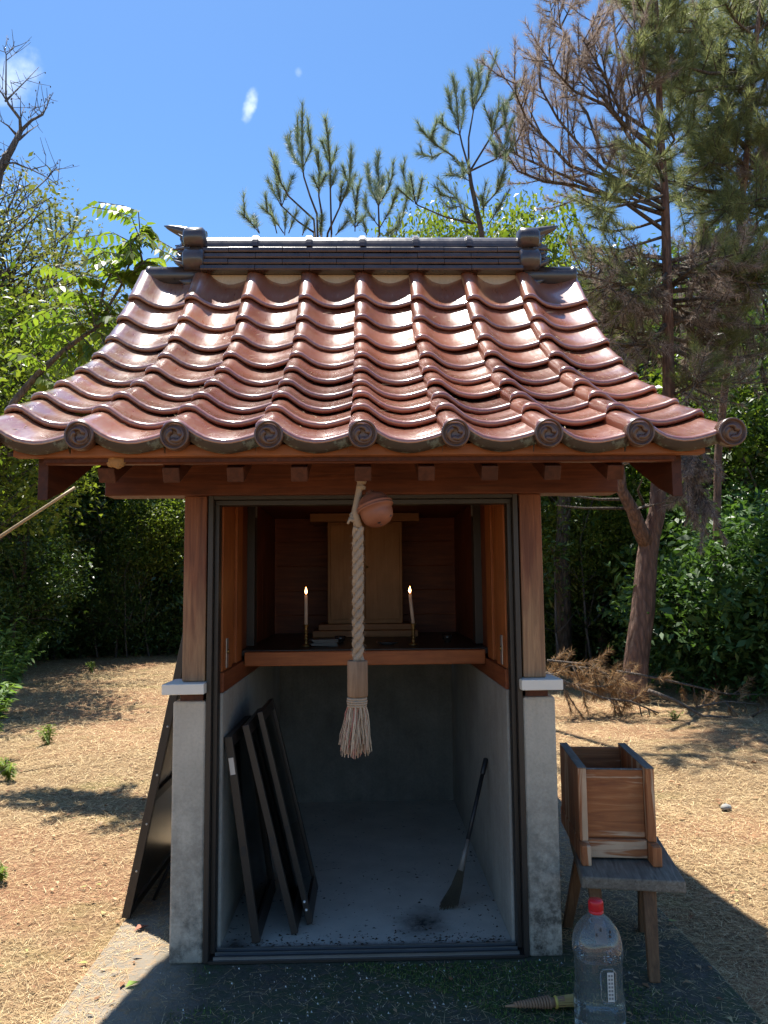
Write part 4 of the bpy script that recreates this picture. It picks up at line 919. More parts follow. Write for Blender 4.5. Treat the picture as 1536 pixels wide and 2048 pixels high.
# ---- young green pines rising behind the ridge
z4 = zm(460, 80, 2.56)
YA = 4.7
base = np.array([atY(640, 560, YA)[0], YA, -.02])
A = Tree('pine_tree', 'young green pine with upright candle shoots showing over the middle of the ridge', 'tree', tuple(base))
hub = Vector(atY(640, 585, YA)); A.limb([base, base * .5 + np.array(hub) * .5 + np.array([.05, 0, 0]), hub], .075, .035, 10, True)
stems = [([(445, 890), (410, 800), (378, 700), (368, 620), (368, 500), (370, 390)], .42), ([(375, 670), (320, 590), (290, 500)], .1), ([(376, 650), (415, 560), (405, 470)], .1), ([(372, 620), (345, 520), (345, 450)], .1), ([(470, 890), (455, 800), (455, 700), (452, 570)], .3), ([(455, 760), (490, 690)], .1), ([(455, 770), (425, 700)], .1),
         ([(520, 990), (515, 800), (512, 640), (505, 540), (488, 405)], .38), ([(512, 660), (545, 560)], .1), ([(512, 640), (470, 520)], .1), ([(515, 760), (545, 670)], .1), ([(500, 990), (560, 860), (610, 740), (620, 560)], .4), ([(565, 850), (640, 690)], .2), ([(606, 740), (578, 650)], .2), ([(560, 860), (575, 730)], .2),
         ([(430, 985), (350, 930), (265, 850), (240, 740), (230, 610)], .5), ([(265, 850), (320, 700)], .15), ([(262, 850), (195, 720)], .2), ([(430, 920), (300, 800), (255, 720), (232, 640)], .55), ([(275, 990), (215, 900), (165, 860)], .2), ([(240, 990), (205, 850)], .2), ([(280, 1000), (285, 880)], .2), ([(300, 990), (340, 880)], .2), ([(370, 1000), (400, 920)], .1), ([(640, 980), (645, 850), (655, 750)], .15), ([(640, 960), (600, 880)], .1), ([(640, 960), (690, 900)], .1),
         ([(765, 1000), (760, 850), (760, 720), (755, 580)], .35), ([(760, 850), (720, 760), (705, 640)], .15), ([(765, 840), (810, 760), (835, 690)], .15), ([(762, 850), (740, 720)], .1), ([(762, 850), (785, 700)], .1), ([(768, 960), (820, 870), (845, 800)], .2), ([(765, 960), (700, 870), (690, 820)], .2), ([(870, 960), (900, 830), (920, 770)], .2), ([(850, 1000), (870, 900)], .1), ([(700, 1000), (680, 920)], .1), ([(540, 1000), (600, 930)], .1), ([(800, 1000), (850, 960)], .1), ([(460, 1000), (470, 900)], .1),
         ([(1245, 940), (1100, 905), (960, 845), (905, 760), (880, 650)], .62), ([(955, 842), (985, 710)], .1), ([(950, 840), (925, 690)], .1), ([(940, 830), (860, 760)], .15), ([(150, 990), (120, 950), (60, 890)], .3), ([(150, 985), (120, 905)], .3)]
for pl, f0 in stems:
    p3 = to3(z4(pl), YA + random.uniform(-.25, .25), YA + random.uniform(-.55, .55)); A.limb(p3, .011 if len(pl) > 3 else .006, .004, 5); A.needles(p3, 'g', f0, 720, .12, .48, .0026); A.sub(p3, 2 if len(pl) > 2 else 0, .15, 'g', max(f0, .45), .9, 420, .10, .0026, 0, .4, .5, .05)
    if len(pl) > 3 and pl[0][0] < 1000: A.limb([hub, (hub + Vector(p3[0])) / 2 + Vector((0, 0, -.12)), p3[0]], .018, .011, 6)
A.done('bark', 'bark')
base = np.array([atY(972, 560, YA + .3)[0], YA + .3, -.02])
Bt = Tree('pine_tree', 'slender green pine with forked tufted top rising over the right end of the ridge', 'tree', tuple(base))
tk = to3(z4([(1290, 1000), (1260, 850), (1235, 740), (1222, 640)]), YA + .3, YA + .3)
Bt.limb([base, base + np.array([.1, 0, 1.6])] + tk, .038, .018, 9, True)
for pl, f0 in [([(1222, 640), (1222, 500), (1245, 370), (1255, 280), (1300, 100)], .50), ([(1245, 370), (1238, 270), (1232, 170)], .1), ([(1260, 330), (1310, 240), (1335, 150)], .1), ([(1250, 350), (1280, 220), (1270, 190)], .1), ([(1222, 650), (1190, 540), (1170, 450), (1160, 300), (1140, 190)], .45), ([(1180, 490), (1120, 460), (1075, 420)], .2), ([(1178, 480), (1195, 380), (1190, 270)], .1), ([(1165, 420), (1130, 350), (1115, 260)], .1), ([(1225, 690), (1150, 600), (1060, 540), (975, 460)], .42), ([(1100, 570), (1040, 600), (960, 580)], .1), ([(1060, 540), (1030, 500), (1045, 460)], .1), ([(1090, 560), (1100, 500)], .1), ([(1225, 720), (1160, 690), (1110, 690)], .3), ([(1190, 600), (1195, 700)], .2),
               ([(1230, 670), (1340, 490), (1370, 370), (1440, 300)], .55), ([(1345, 490), (1330, 400)], .1), ([(1350, 480), (1400, 430), (1410, 350)], .1), ([(1230, 672), (1360, 610), (1410, 530), (1440, 420)], .5), ([(1365, 610), (1360, 540)], .1), ([(1370, 600), (1440, 560)], .2), ([(1240, 760), (1300, 850), (1370, 775), (1410, 650)], .6), ([(1370, 775), (1390, 720)], .1), ([(1280, 900), (1180, 830), (1090, 740)], .4), ([(1150, 810), (1110, 800), (1070, 790)], .2), ([(1180, 850), (1120, 860)], .2), ([(1300, 900), (1290, 800)], .3), ([(1320, 950), (1380, 850)], .3), ([(1250, 940), (1190, 900)], .2)]:
    p3 = to3(z4(pl), YA + .3 + random.uniform(-.1, .1), YA + .3 + random.uniform(-.6, .5)); Bt.limb(p3, .012 if len(pl) > 3 else .006, .004, 5); Bt.needles(p3, 'g', f0, 720, .12, .5, .0026); Bt.sub(p3, 2, .16, 'g', max(f0, .45), .7, 420, .10, .0026, 0, .5, .5, .05)
Bt.done('bark', 'bark')

# ---- big red pine with forked trunk, dead limbs
z5, z6, z8 = zm(1000, 0, 2.866), zm(1140, 500, 3.414), zm(1080, 880, 3.368)
YT = 5.75
base = np.array(atZ(1270, 1402, -.03)); YT = float(base[1])
T = Tree('pine_tree', 'tall red-barked pine with forked trunk and brown dying limbs, beside the shrine', 'tree', tuple(base))
main = [atY(px, py, YT) for px, py in [(1268, 1415), (1269, 1370), (1272, 1325), (1286, 1221), (1294, 1117), (1300, 1075), (1314, 1028), (1316, 993), (1320, 910), (1338, 780), (1336, 680), (1335, 560), (1330, 400), (1320, 260), (1317, 140), (1311, -30), (1308, -160)]]
rads = [.17, .15, .138, .132, .118, .112, .095, .09, .082, .074, .066, .06, .05, .045, .036, .022, .01]
T.tr.tube([tuple(p) for p in main], rads, 14)
lm = [atY(px, py, YT - .1 * i) for i, (px, py) in enumerate([(1297, 1092), (1280, 1060), (1265, 1020), (1243, 980), (1240, 940), (1215, 860), (1160, 760)])]
T.tr.tube([tuple(p) for p in lm], [.10, .085, .072, .06, .052, .04, .02], 10)
T.sub(lm[3:], 14, .55, 'd', .2, .1, 420, .09, .0034, .4)
for pl in ([(700, 440), (660, 340), (690, 260)], [(560, 400), (400, 400), (250, 380), (60, 370)], [(600, 460), (300, 460), (110, 440)], [(620, 470), (760, 440), (900, 400)], [(720, 440), (650, 470)]): T.limb(to3(z8(pl), YT, YT - .5), .02, .006, 5)
# dead limbs at the top, rising to the left
for pl in ([(905, 830), (740, 740), (700, 500), (665, 240), (640, 0), (610, -120)], [(860, 820), (700, 700), (560, 520), (480, 380), (345, 150), (330, 0)], [(345, 150), (300, 110), (285, 0)], [(350, 150), (390, 70), (440, 0)], [(740, 740), (600, 600), (420, 520), (310, 400), (290, 340)], [(650, 1040), (400, 950), (240, 780), (150, 680), (90, 540), (80, 465)], [(700, 1150), (400, 1020), (120, 900), (50, 860)],
           [(620, 1000), (470, 850), (330, 680), (230, 500), (205, 230)], [(600, 930), (500, 650), (430, 550), (290, 400), (275, 225)], [(690, 640), (590, 420), (530, 320), (475, 230)], [(560, 380), (530, 200), (535, 90)], [(420, 1060), (250, 1040), (100, 980), (30, 860)], [(760, 820), (640, 620), (600, 400), (580, 300)], [(400, 950), (385, 600), (385, 320)], [(560, 560), (460, 470), (450, 330)], [(300, 1010), (190, 860), (85, 720)], [(680, 700), (760, 560), (860, 480)], [(880, 870), (820, 700), (780, 470)], [(700, 500), (760, 300), (790, 180)], [(250, 800), (150, 590), (140, 520)], [(700, 1160), (480, 1120), (350, 1180)], [(820, 960), (600, 1000), (480, 960)], [(860, 900), (760, 860), (640, 830)]):
    ye_ = YT + random.uniform(-1.2, .6); p3 = to3(z5(pl), YT + .15 * (ye_ - YT), ye_)
    if len(pl) > 3 and pl[0][0] < 900: p3 = [atY(1000 + 940 / 2.866, (pl[0][1] + 170) / 2.866, YT)] + p3
    T.limb(p3, .028 if len(pl) > 3 else .014, .005, 5); T.sub(p3, 17 if len(pl) > 3 else 8, .42, 'd', .22, .5, 340, .115, .0028, .0, .95, .65)
    T.needles(p3, 'd', .72, 330, .08, .6, .003)
# green shoots on the upper part of the same trunk
for pl in ([(915, 700), (800, 440), (880, 300), (830, 200)], [(935, 1100), (860, 1010), (760, 960), (650, 850)], [(940, 1040), (900, 940), (870, 900)], [(910, 500), (960, 400), (1000, 330)], [(912, 420), (820, 380), (760, 400)], [(905, 250), (840, 100), (780, 0)], [(905, 200), (950, 80), (1000, -30)], [(930, 900), (1000, 800), (960, 700)], [(950, 1250), (800, 1300), (620, 1330), (560, 1250)], [(950, 1200), (760, 1140), (700, 1080)], [(955, 1350), (700, 1430), (480, 1420)], [(940, 1120), (600, 1200), (560, 1190)], [(912, 330), (960, 200), (930, 130)], [(908, 300), (860, 260), (830, 330)]):
    p3 = to3(z5(pl), YT, YT + random.uniform(-1.6, .8)); T.limb(p3, .022, .006, 5); T.sub(p3, 12, .36, 'g', .25, .45, 420, .135, .0034, 0, .9); T.needles(p3, 'g', .7, 420, .135, .6, .0034)
# brown hanging limbs lower down
for pl in ([(650, 580), (450, 570), (300, 520), (170, 480)], [(690, 520), (880, 430), (1150, 280), (1352, 180)], [(670, 160), (480, 170), (300, 150), (60, 70)], [(700, 150), (900, 190), (1100, 210), (1300, 230)], [(700, 940), (800, 880), (890, 800)], [(680, 330), (500, 300), (260, 330), (120, 300)], [(700, 350), (900, 330), (1080, 360)], [(660, 250), (420, 230), (200, 260)], [(690, 240), (850, 120), (1000, 60), (1180, 20)], [(680, 420), (520, 440), (330, 420), (240, 470)], [(690, 600), (860, 640), (1050, 650), (1200, 620)], [(670, 60), (460, 30), (240, 60)], [(690, 80), (880, 30), (1060, -60)], [(700, 680), (900, 760), (1100, 740), (1352, 700)], [(690, 460), (950, 520), (1180, 500), (1330, 560)], [(660, 500), (560, 620), (420, 640)], [(700, 420), (860, 560), (960, 640)], [(670, 200), (540, 380), (420, 420)], [(700, 280), (950, 260), (1180, 380)], [(690, 120), (1000, 140), (1250, 60)], [(670, 130), (400, 90), (150, 130)]):
    for rep in range(2):
        oy_ = 0 if rep == 0 else random.uniform(-70, 90)
        p3 = to3(z6([(x_, y_ + oy_ * (1 + .5 * i)) for i, (x_, y_) in enumerate(pl)]), YT, YT + random.uniform(-1.3, .9)); T.limb(p3, .03 - .01 * rep, .007, 6); T.sub(p3, 11, .5, 'd', .10, .0, 190, .12, .0034, .3, 1.1, .8, .1)
        if random.random() < .6: T.sub(p3, 7, .38, 'g', .35, .3, 380, .125, .0034, 0, .9)
for pl in ([(840, 170), (980, 60), (1060, 20)], [(840, 400), (960, 370), (1000, 250), (950, 100)], [(960, 200), (1040, 300), (1130, 400)]):
    p3 = to3(z8(pl), YT - .3, YT - .9); T.limb(p3, .018, .006, 5); T.sub(p3, 16, .36, 'd', .2, -.5, 460, .10, .0036, 1.0, .7, .8, .1)
T.done('bark_red', 'twig', 'pine_y')

# ---- dark green pine further right
YD = 6.6
base = np.array([atY(1425, 1150, YD)[0], YD, -.03])
Dp = Tree('pine_tree', 'dense green pine with long needles standing to the right of the forked pine', 'tree', tuple(base))
tk = [base, base + np.array([.03, 0, 1.2])] + to3(z5([(1250, 2600), (1330, 1840), (1360, 1500), (1395, 1050), (1420, 850), (1440, 500), (1470, 200), (1500, 0), (1530, -250)]), YD, YD)
Dp.tr.tube([tuple(p) for p in tk], [.05, .048, .046, .044, .042, .042, .04, .038, .034, .028, .016], 12)
gl = [[(1440, 500), (1250, 500), (1080, 530), (960, 480)], [(1450, 340), (1280, 310), (1130, 170), (1060, 40)], [(1130, 180), (1000, 180), (900, 100), (790, -10)], [(1440, 520), (1300, 400), (1180, 330)], [(1420, 850), (1250, 700), (1120, 800), (1030, 620), (980, 540)], [(1620, 1190), (1400, 1130), (1120, 1090), (940, 1040), (880, 960)], [(1395, 1050), (1300, 950), (1200, 930)], [(1400, 1000), (1480, 900), (1560, 800)], [(1380, 1250), (1330, 1220), (1260, 1200)], [(1380, 1300), (1440, 1180), (1500, 1130)], [(1470, 200), (1540, 120), (1600, 60)], [(1470, 220), (1350, 120), (1290, 20)], [(1440, 480), (1536, 420), (1600, 400)], [(1420, 850), (1500, 760), (1600, 740)], [(1450, 420), (1330, 520), (1260, 620)], [(1395, 1080), (1460, 1020), (1540, 960)], [(1410, 950), (1300, 860), (1210, 800)], [(1490, 60), (1400, -20), (1330, -60)], [(1360, 1480), (1240, 1440), (1130, 1500)], [(1365, 1450), (1450, 1420), (1560, 1380)], [(1340, 1700), (1440, 1640), (1560, 1620)], [(1455, 300), (1540, 300), (1620, 260)], [(1395, 1100), (1290, 1090), (1180, 1180), (1120, 1230)], [(1430, 650), (1340, 660), (1240, 740)], [(1435, 600), (1540, 600), (1620, 560)], [(1440, 420), (1200, 420), (1040, 380), (930, 420)], [(1480, 150), (1250, 200), (1080, 100), (980, 40)]]
for pl in gl:
    p3 = to3(z5(pl), YD, YD + random.uniform(-1.0, 1.3)); Dp.limb(p3, .026, .007, 6); Dp.sub(p3, 18, .46, 'g', .15, .35, 330, .16, .0034, 0, 1.0); Dp.needles(p3, 'g', .6, 420, .15, .6, .0034)
for pl in gl:
    p3 = to3(z5([(x_ - 70 + random.uniform(-60, 60), y_ + random.uniform(-110, 60)) for x_, y_ in pl]), YD + .4, YD + random.uniform(-.2, 2.0)); Dp.limb(p3, .016, .005, 5); kd_ = 'd' if random.random() < .4 else 'g'; Dp.sub(p3, 13, .45, kd_, .15, .3, 300, .15, .0032, 0, 1.0)
for pl in gl[1::2]:
    p3 = to3(z5([(x_ + 40, y_ + 90) for x_, y_ in pl]), YD + .2, YD + random.uniform(-.6, 1.6)); Dp.limb(p3, .02, .006, 6); Dp.sub(p3, 14, .42, 'g', .15, .3, 400, .15, .0034, 0, 1.0)
for pl in gl[::3]:
    p3 = [Vector(p) + Vector((0, .5, -.25)) for p in to3(z5(pl), YD + .3, YD + .8)]; Dp.limb(p3, .02, .006, 5); Dp.sub(p3, 10, .3, 'd', .1, -.1, 380, .1, .003, .5)
Dp.done('bark_red', 'twig', 'pine_y')

# ---- thin pine tops far left
z1, z2 = zm(0, 0, 3.657), zm(0, 400, 3.657)
YE = 13.2; base = np.array([atY(110, 700, YE)[0], YE, -.03])
E_ = Tree('pine_tree', 'thin grey-green pine top behind the pinnate leaved tree', 'tree', tuple(base)); hub = Vector(atY(112, 560, YE)); E_.limb([base, base * .5 + np.array(hub) * .5, hub], .07, .03, 9, True)
for pl in ([(400, 400), (410, 250), (405, 40)], [(400, 330), (370, 180), (360, 40)], [(400, 380), (330, 160), (308, 80)], [(410, 340), (450, 230), (440, 90)], [(420, 420), (520, 260), (570, 80)], [(520, 260), (510, 150), (505, 100)], [(540, 240), (590, 150)], [(400, 420), (300, 300), (290, 140)], [(300, 300), (250, 220)], [(380, 420), (380, 250)], [(420, 450), (560, 380), (650, 230)], [(440, 480), (600, 480), (740, 250)], [(430, 500), (700, 560), (830, 500)], [(360, 450), (240, 420), (200, 300)], [(420, 480), (470, 330), (480, 240)]):
    p3 = to3(z2(pl), YE, YE + random.uniform(-.5, .5)); E_.limb(p3, .02, .007, 5); E_.needles(p3, 'g', .3, 420, .15, .5, .0050); E_.limb([hub, p3[0]], .018, .012, 5)
E_.done('bark', 'bark')

# ---- bare tree, upper left
YBt = 7.5; base = np.array([atY(-60, 700, YBt)[0] - .25, YBt, -.03])
Bb = Tree('bare_tree', 'leafless grey tree with forking branches against the sky', 'tree', tuple(base))
tk = to3(z1([(-140, 1900), (-60, 1450), (0, 1230), (90, 1080), (150, 960)]), YBt, YBt); Bb.tr.tube([tuple(base)] + [tuple(p) for p in tk], [.13, .10, .085, .06, .045, .034], 10)
for pl, r in (([(150, 960), (145, 870), (60, 760), (42, 700), (45, 400), (20, 330)], .026), ([(150, 870), (48, 735), (0, 660), (-30, 600)], .018), ([(40, 740), (90, 690), (180, 600), (285, 490)], .016), ([(150, 960), (230, 880), (310, 840), (345, 770), (365, 690)], .026), ([(140, 1020), (210, 960), (285, 910)], .02), ([(130, 1000), (60, 920), (-20, 870)], .02), ([(0, 1200), (100, 1190), (230, 1240), (350, 1300), (435, 1360)], .016), ([(350, 1300), (390, 1250), (420, 1220)], .008), ([(230, 1240), (340, 1210), (390, 1260)], .008), ([(350, 1300), (200, 1440), (0, 1600)], .01), ([(45, 400), (80, 370), (108, 340)], .007), ([(50, 440), (100, 400), (115, 385)], .006), ([(150, 870), (180, 770)], .009), ([(310, 840), (270, 770)], .007), ([(330, 800), (322, 745)], .006), ([(60, 1100), (20, 1130), (0, 1150)], .02), ([(150, 850), (150, 700)], .008), ([(230, 880), (215, 810)], .006), ([(285, 850), (240, 790), (200, 790)], .006), ([(100, 690), (75, 590)], .006), ([(335, 1210), (335, 1130)], .005), ([(230, 1240), (170, 1160)], .006), ([(350, 1300), (368, 1390)], .004), ([(0, 1500), (60, 1380), (80, 1290)], .008), ([(50, 1560), (120, 1400), (150, 1300)], .008), ([(100, 1640), (200, 1500), (210, 1380)], .008), ([(150, 1700), (240, 1560), (290, 1440)], .008), ([(60, 1600), (30, 1450), (20, 1300)], .008), ([(100, 1500), (180, 1380), (200, 1250)], .006), ([(120, 1700), (90, 1500), (110, 1350)], .006), ([(0, 1700), (120, 1600), (330, 1440)], .007), ([(30, 1250), (70, 1180), (90, 1080)], .01), ([(20, 640), (20, 560)], .005)):
    p3 = to3(z1(pl), YBt, YBt + random.uniform(-.7, .7)); Bb.limb(p3, r, .0035, 5)
    for k in range(max(1, len(pl) - 1) * 2):
        q = random.uniform(.3, .98) * (len(p3) - 1); i = min(int(q), len(p3) - 2); p = Vector(p3[i]).lerp(Vector(p3[i + 1]), q - i); e = p + Vector((random.gauss(0, .13), random.gauss(0, .13), abs(random.gauss(.14, .12)))); Bb.limb([p, (p + e) / 2 + Vector((0, 0, -.01)), e], .005, .0025, 4)
        if random.random() < .35: Bb.br.lathe([(.001, -.02), (.008, -.012), (.009, 0), (.001, .012)], 6, Matrix.Translation(e + Vector((0, 0, -.01))))
Bb.done('bare', 'bare')

# ================================================================== broadleaf trees
M['leaf_dk'] = leafmat('leaf_dark', (.030, .062, .022), (.12, .185, .055), .38, .34, .5)
M['leaf_md'] = leafmat('leaf_mid', (.045, .085, .022), (.10, .16, .04), .38, .35, .45)
M['leaf_yl'] = leafmat('leaf_yellowgreen', (.10, .15, .025), (.21, .25, .05), .5, .4, .35)
M['leaf_ol'] = leafmat('leaf_olive', (.09, .105, .04), (.20, .20, .085), .45, .5, .3)
M['leaf_gl'] = leafmat('leaf_glossy', (.045, .10, .028), (.105, .185, .06), .34, .42, .35)
def leaves(cent, size, upb=.5, asp=.42, bend=.12):
    """folded rhombic leaves around given points -> verts, quads"""
    n = len(cent); nr = rng.normal(size=(n, 3)); nr[:, 2] = np.abs(nr[:, 2]) + upb; nr = unit(nr); d = rng.normal(size=(n, 3)); d[:, 2] -= .35; d = unit(d - nr * (d * nr).sum(1, keepdims=True)); s = np.cross(nr, d); l = (rng.gamma(9, .11, n).clip(.35, 2.0) * size)[:, None]
    V = np.empty((n, 4, 3), np.float32); V[:, 0] = cent; V[:, 1] = cent + d * l * .45 + s * l * asp * .5 + nr * l * bend; V[:, 2] = cent + d * l; V[:, 3] = cent + d * l * .45 - s * l * asp * .5 + nr * l * bend
    return V.reshape(-1, 3), np.arange(n * 4).reshape(-1, 4)
def crown_pts(nclump, per, R, z0, z1, spread, shell=.55):
    c = []
    while len(c) < nclump:
        p = rng.uniform(-1, 1, 3); r = np.linalg.norm(p)
        if r < 1 and r > shell * rng.random(): c.append(p)
    c = np.array(c) * np.array([R, R, (z1 - z0) / 2]) + np.array([0, 0, (z0 + z1) / 2]); k = rng.integers(int(per * .5), int(per * 1.5), nclump)
    return c, np.repeat(c, k, axis=0) + rng.normal(size=(k.sum(), 3)) * spread * np.array([1, 1, .6])
def broad(name, H, R, z0, nclump, per, size, mat, rt=.09, spread=.28, seed=1, asp=.42, twigs=26):
    c, P = crown_pts(nclump, per, R, z0, H, spread); V, F = leaves(P, size, asp=asp)
    tr = MB(); r2 = random.Random(seed); pts = [(r2.gauss(0, .05) * i, r2.gauss(0, .05) * i, H * .86 * i / 5) for i in range(6)]; pts[0] = (0, 0, -.05)
    tr.tube(pts, [rt * (1 - .85 * i / 5) for i in range(6)], 8)
    for q in c[:: max(1, nclump // twigs)]:
        zb = max(.25 * H, q[2] - .9 - .3 * r2.random()); tx = np.array([np.interp(zb, [p[2] for p in pts], [p[0] for p in pts]), np.interp(zb, [p[2] for p in pts], [p[1] for p in pts]), zb]); tr.tube([tuple(tx), tuple((tx + q) / 2 + np.array([0, 0, .1])), tuple(q)], [rt * .32, rt * .2, .008], 5)
    tm = tr.mesh('trunk', M['bark'], True)
    o = npmesh('crown', V, F, M[mat]); cm = o.data; bpy.data.objects.remove(o); return tm, cm
def plant_tree(proto, name, label, cat, loc, s=1.0, rz=None, group=None, sz=None):
    t_ = thing(name, label, cat, loc, group); t_.rotation_euler = (0, 0, random.uniform(0, 6.28) if rz is None else rz); t_.scale = (s, s, sz or s)
    for nm, me in (('trunk', proto[0]), ('crown', proto[1])):
        o = bpy.data.objects.new(nm, me); COL.objects.link(o); o.parent = t_
    return t_
P_dk = [broad('d', 7.0, 2.0, .3, 190, 75, .125, 'leaf_dk', .10, .30, 1), broad('d2', 6.4, 1.8, .1, 180, 75, .115, 'leaf_dk', .08, .28, 2)]
P_md = [broad('m', 6.8, 1.9, .8, 150, 70, .115, 'leaf_md', .09, .28, 3), broad('m2', 5.4, 1.6, .3, 140, 75, .105, 'leaf_md', .07, .26, 4)]
P_yl = [broad('y', 5.6, 1.8, 2.2, 170, 85, .10, 'leaf_yl', .05, .28, 5)]
P_ol = [broad('o', 8.0, 2.1, 2.6, 150, 55, .085, 'leaf_ol', .06, .24, 10, twigs=150)]
P_ts = [broad('t', 3.3, 1.25, .0, 150, 75, .10, 'leaf_dk', .04, .24, 8), broad('t2', 2.9, 1.2, .0, 140, 75, .10, 'leaf_md', .04, .24, 9)]
P_bu = [broad('b', 1.9, 1.05, .05, 110, 85, .10, 'leaf_gl', .035, .20, 6), broad('b2', 1.7, 1.1, .0, 100, 80, .09, 'leaf_dk', .03, .2, 7)]
gW, gL = 'trees of the wood behind the clearing', 'dark evergreen tree in the wood behind the clearing'
def spot(px, D, s=1.0): return (float(CAM[0] + (px - 768 + 36) / FPX * D), float(CAM[1] + D), -.04)
for px, D, s, k in [(20, 18, 1.25, 0), (110, 19, 1.12, 1), (205, 19, 1.08, 0), (300, 19.5, 1.0, 1), (385, 19, .95, 0), (-60, 18, 1.2, 1), (60, 21, 1.2, 0), (160, 21, 1.1, 1), (260, 21, 1.0, 0), (350, 21.5, .95, 1), (450, 19, .85, 0), (540, 20, .85, 1), (640, 20, .85, 0), (740, 20, .85, 1), (840, 19, .85, 0), (940, 18, .85, 1), (1020, 17, .9, 0), (1090, 14.5, .9, 1), (1150, 16, 1.12, 0), (1230, 15, 1.2, 1), (1310, 16, 1.25, 0), (1390, 15, 1.2, 1), (1470, 16.5, 1.25, 0), (1560, 14.5, 1.2, 1), (1190, 19, 1.35, 1), (1280, 20, 1.4, 0), (1370, 20, 1.4, 1), (1460, 21, 1.4, 0), (1550, 20, 1.4, 1)]:
    plant_tree(P_dk[k], 'broadleaf_tree', gL, 'tree', spot(px, D), s * random.uniform(.95, 1.05), None, gW)
gM, lM = 'lighter trees at the edge of the wood', 'mid green broadleaf tree at the edge of the wood'
for px, D, s, k in [(10, 15.0, 1.0, 0), (140, 18, 1.0, 1), (330, 18, 1.0, 1), (1130, 12.5, .95, 1), (1440, 12.5, .95, 1), (1550, 11.5, 1.0, 0), (1230, 13, .75, 1)]:
    plant_tree(P_md[k], 'broadleaf_tree', lM, 'tree', spot(px, D), s, None, gM)
for px, D, s, lab in [(-60, 9.6, .95, 'yellow-green leafy tree overhanging the clearing on the side of the bare tree'), (1400, 13.2, .95, 'yellow-green tree standing among dark trunks behind the glossy bushes')]:
    plant_tree(P_yl[0], 'broadleaf_tree', lab, 'tree', spot(px, D), s)
plant_tree(P_yl[0], 'broadleaf_tree', 'yellow-green tree close behind the bamboo pole', 'tree', spot(80, 16.6), 1.15)
plant_tree(P_yl[0], 'broadleaf_tree', 'yellow-green tree half hidden by the pinnate leaved tree and the eave', 'tree', spot(290, 18.0), 1.2)
for px, D, s, k in [(-20, 13.4, 1.0, 0), (55, 15.6, 1.05, 0), (125, 16.4, 1.15, 0), (195, 16.6, .9, 1), (255, 16.8, 1.2, 0), (320, 16.8, .85, 1), (95, 16.2, .75, 1), (380, 17, 1.1, 0), (20, 14.2, .8, 1), (430, 17, 1.0, 0), (1120, 13.6, .9, 0), (1200, 14.2, 1.0, 0), (1285, 13.6, .9, 0)]:
    plant_tree(P_ts[k], 'shrub', ('tall dark evergreen shrub with foliage down to the ground' if k == 0 else 'tall mid green shrub with foliage down to the ground'), 'shrub', spot(px, D), s, None, 'tall shrubs along the wood' if k == 0 else 'lighter tall shrubs along the wood')
for px, D, s, lab in [(5, 13.0, 1.05, 'tall thin-crowned olive tree behind the bare tree'), (120, 17.0, 1.12, 'thin-crowned olive tree behind the thin pine top'), (-70, 11.6, 1.0, 'thin-crowned olive tree standing next to the bare tree'), (235, 18.5, 1.05, 'thin-crowned olive tree behind the pinnate leaved tree')]:
    plant_tree(P_ol[0], 'broadleaf_tree', lab, 'tree', spot(px, D), s)
plant_tree(P_yl[0], 'broadleaf_tree', 'yellow-green tree top showing beside the ridge end ornament and slender pine', 'tree', spot(1045, 12), .82, None, None, 1.38)
plant_tree(P_yl[0], 'broadleaf_tree', 'yellow-green tree top just showing behind the ridge', 'tree', spot(868, 12.4), .72, None, None, 1.40)
plant_tree(P_yl[0], 'broadleaf_tree', 'small bright yellow-green tree right beside the wooden post of the shrine', 'tree', spot(325, 16.0), .62)
plant_tree(P_md[1], 'broadleaf_tree', 'mid green tree between the bamboo pole and the dark undergrowth', 'tree', spot(40, 12.6), .62)
plant_tree(P_yl[0], 'broadleaf_tree', 'broad yellow-green tree under the pinnate leaved tree', 'tree', spot(190, 17.4), 1.2)
for px, D, s in [(95, 15.0, .42), (170, 15.6, .46), (240, 15.3, .40), (285, 16.0, .5), (55, 14.0, .44), (1165, 12.2, .42), (1215, 12.8, .5), (1350, 12.0, .5)]:
    plant_tree(P_yl[0] if px % 2 else P_md[1], 'sapling', 'slender leafy sapling standing before the dark wood' if px % 2 else 'bushy green sapling standing before the dark wood', 'sapling', spot(px, D), s, None, 'slender saplings before the wood' if px % 2 else 'bushy saplings before the wood', s * 1.2)
stem_m = MB(); r5 = random.Random(8); sp5 = [(r5.gauss(0, .04) * i, r5.gauss(0, .04) * i, .62 * i) for i in range(6)]; stem_m.tube(sp5, [.022, .019, .016, .013, .009, .005], 6)
for k in range(16):
    i = r5.randrange(1, 5); p_ = Vector(sp5[i]); e_ = p_ + Vector((r5.gauss(0, .35), r5.gauss(0, .35), r5.uniform(.15, .6))); stem_m.tube([p_, (p_ + e_) / 2 + Vector((0, 0, -.04)), e_], [.008, .006, .003], 4)
stem_me = stem_m.mesh('bare_sapling', M['bare'], True)
for px, D, s in [(85, 14.8, .9), (120, 15.2, 1.1), (205, 15.4, 1.0), (226, 15.8, 1.2), (262, 15.2, .9), (305, 15.6, 1.1), (345, 16, 1.0), (1115, 11.6, 1.0), (1180, 11.9, 1.1), (1245, 12.2, 1.0)]:
    o = bpy.data.objects.new('bare_sapling', stem_me); COL.objects.link(o); o.location = spot(px, D); o.scale = (s, s, s); o.rotation_euler = (r5.gauss(0, .06), r5.gauss(0, .06), r5.uniform(0, 6)); tag(o, 'thin pale bare sapling before the dark undergrowth', 'sapling', 'bare saplings before the wood')
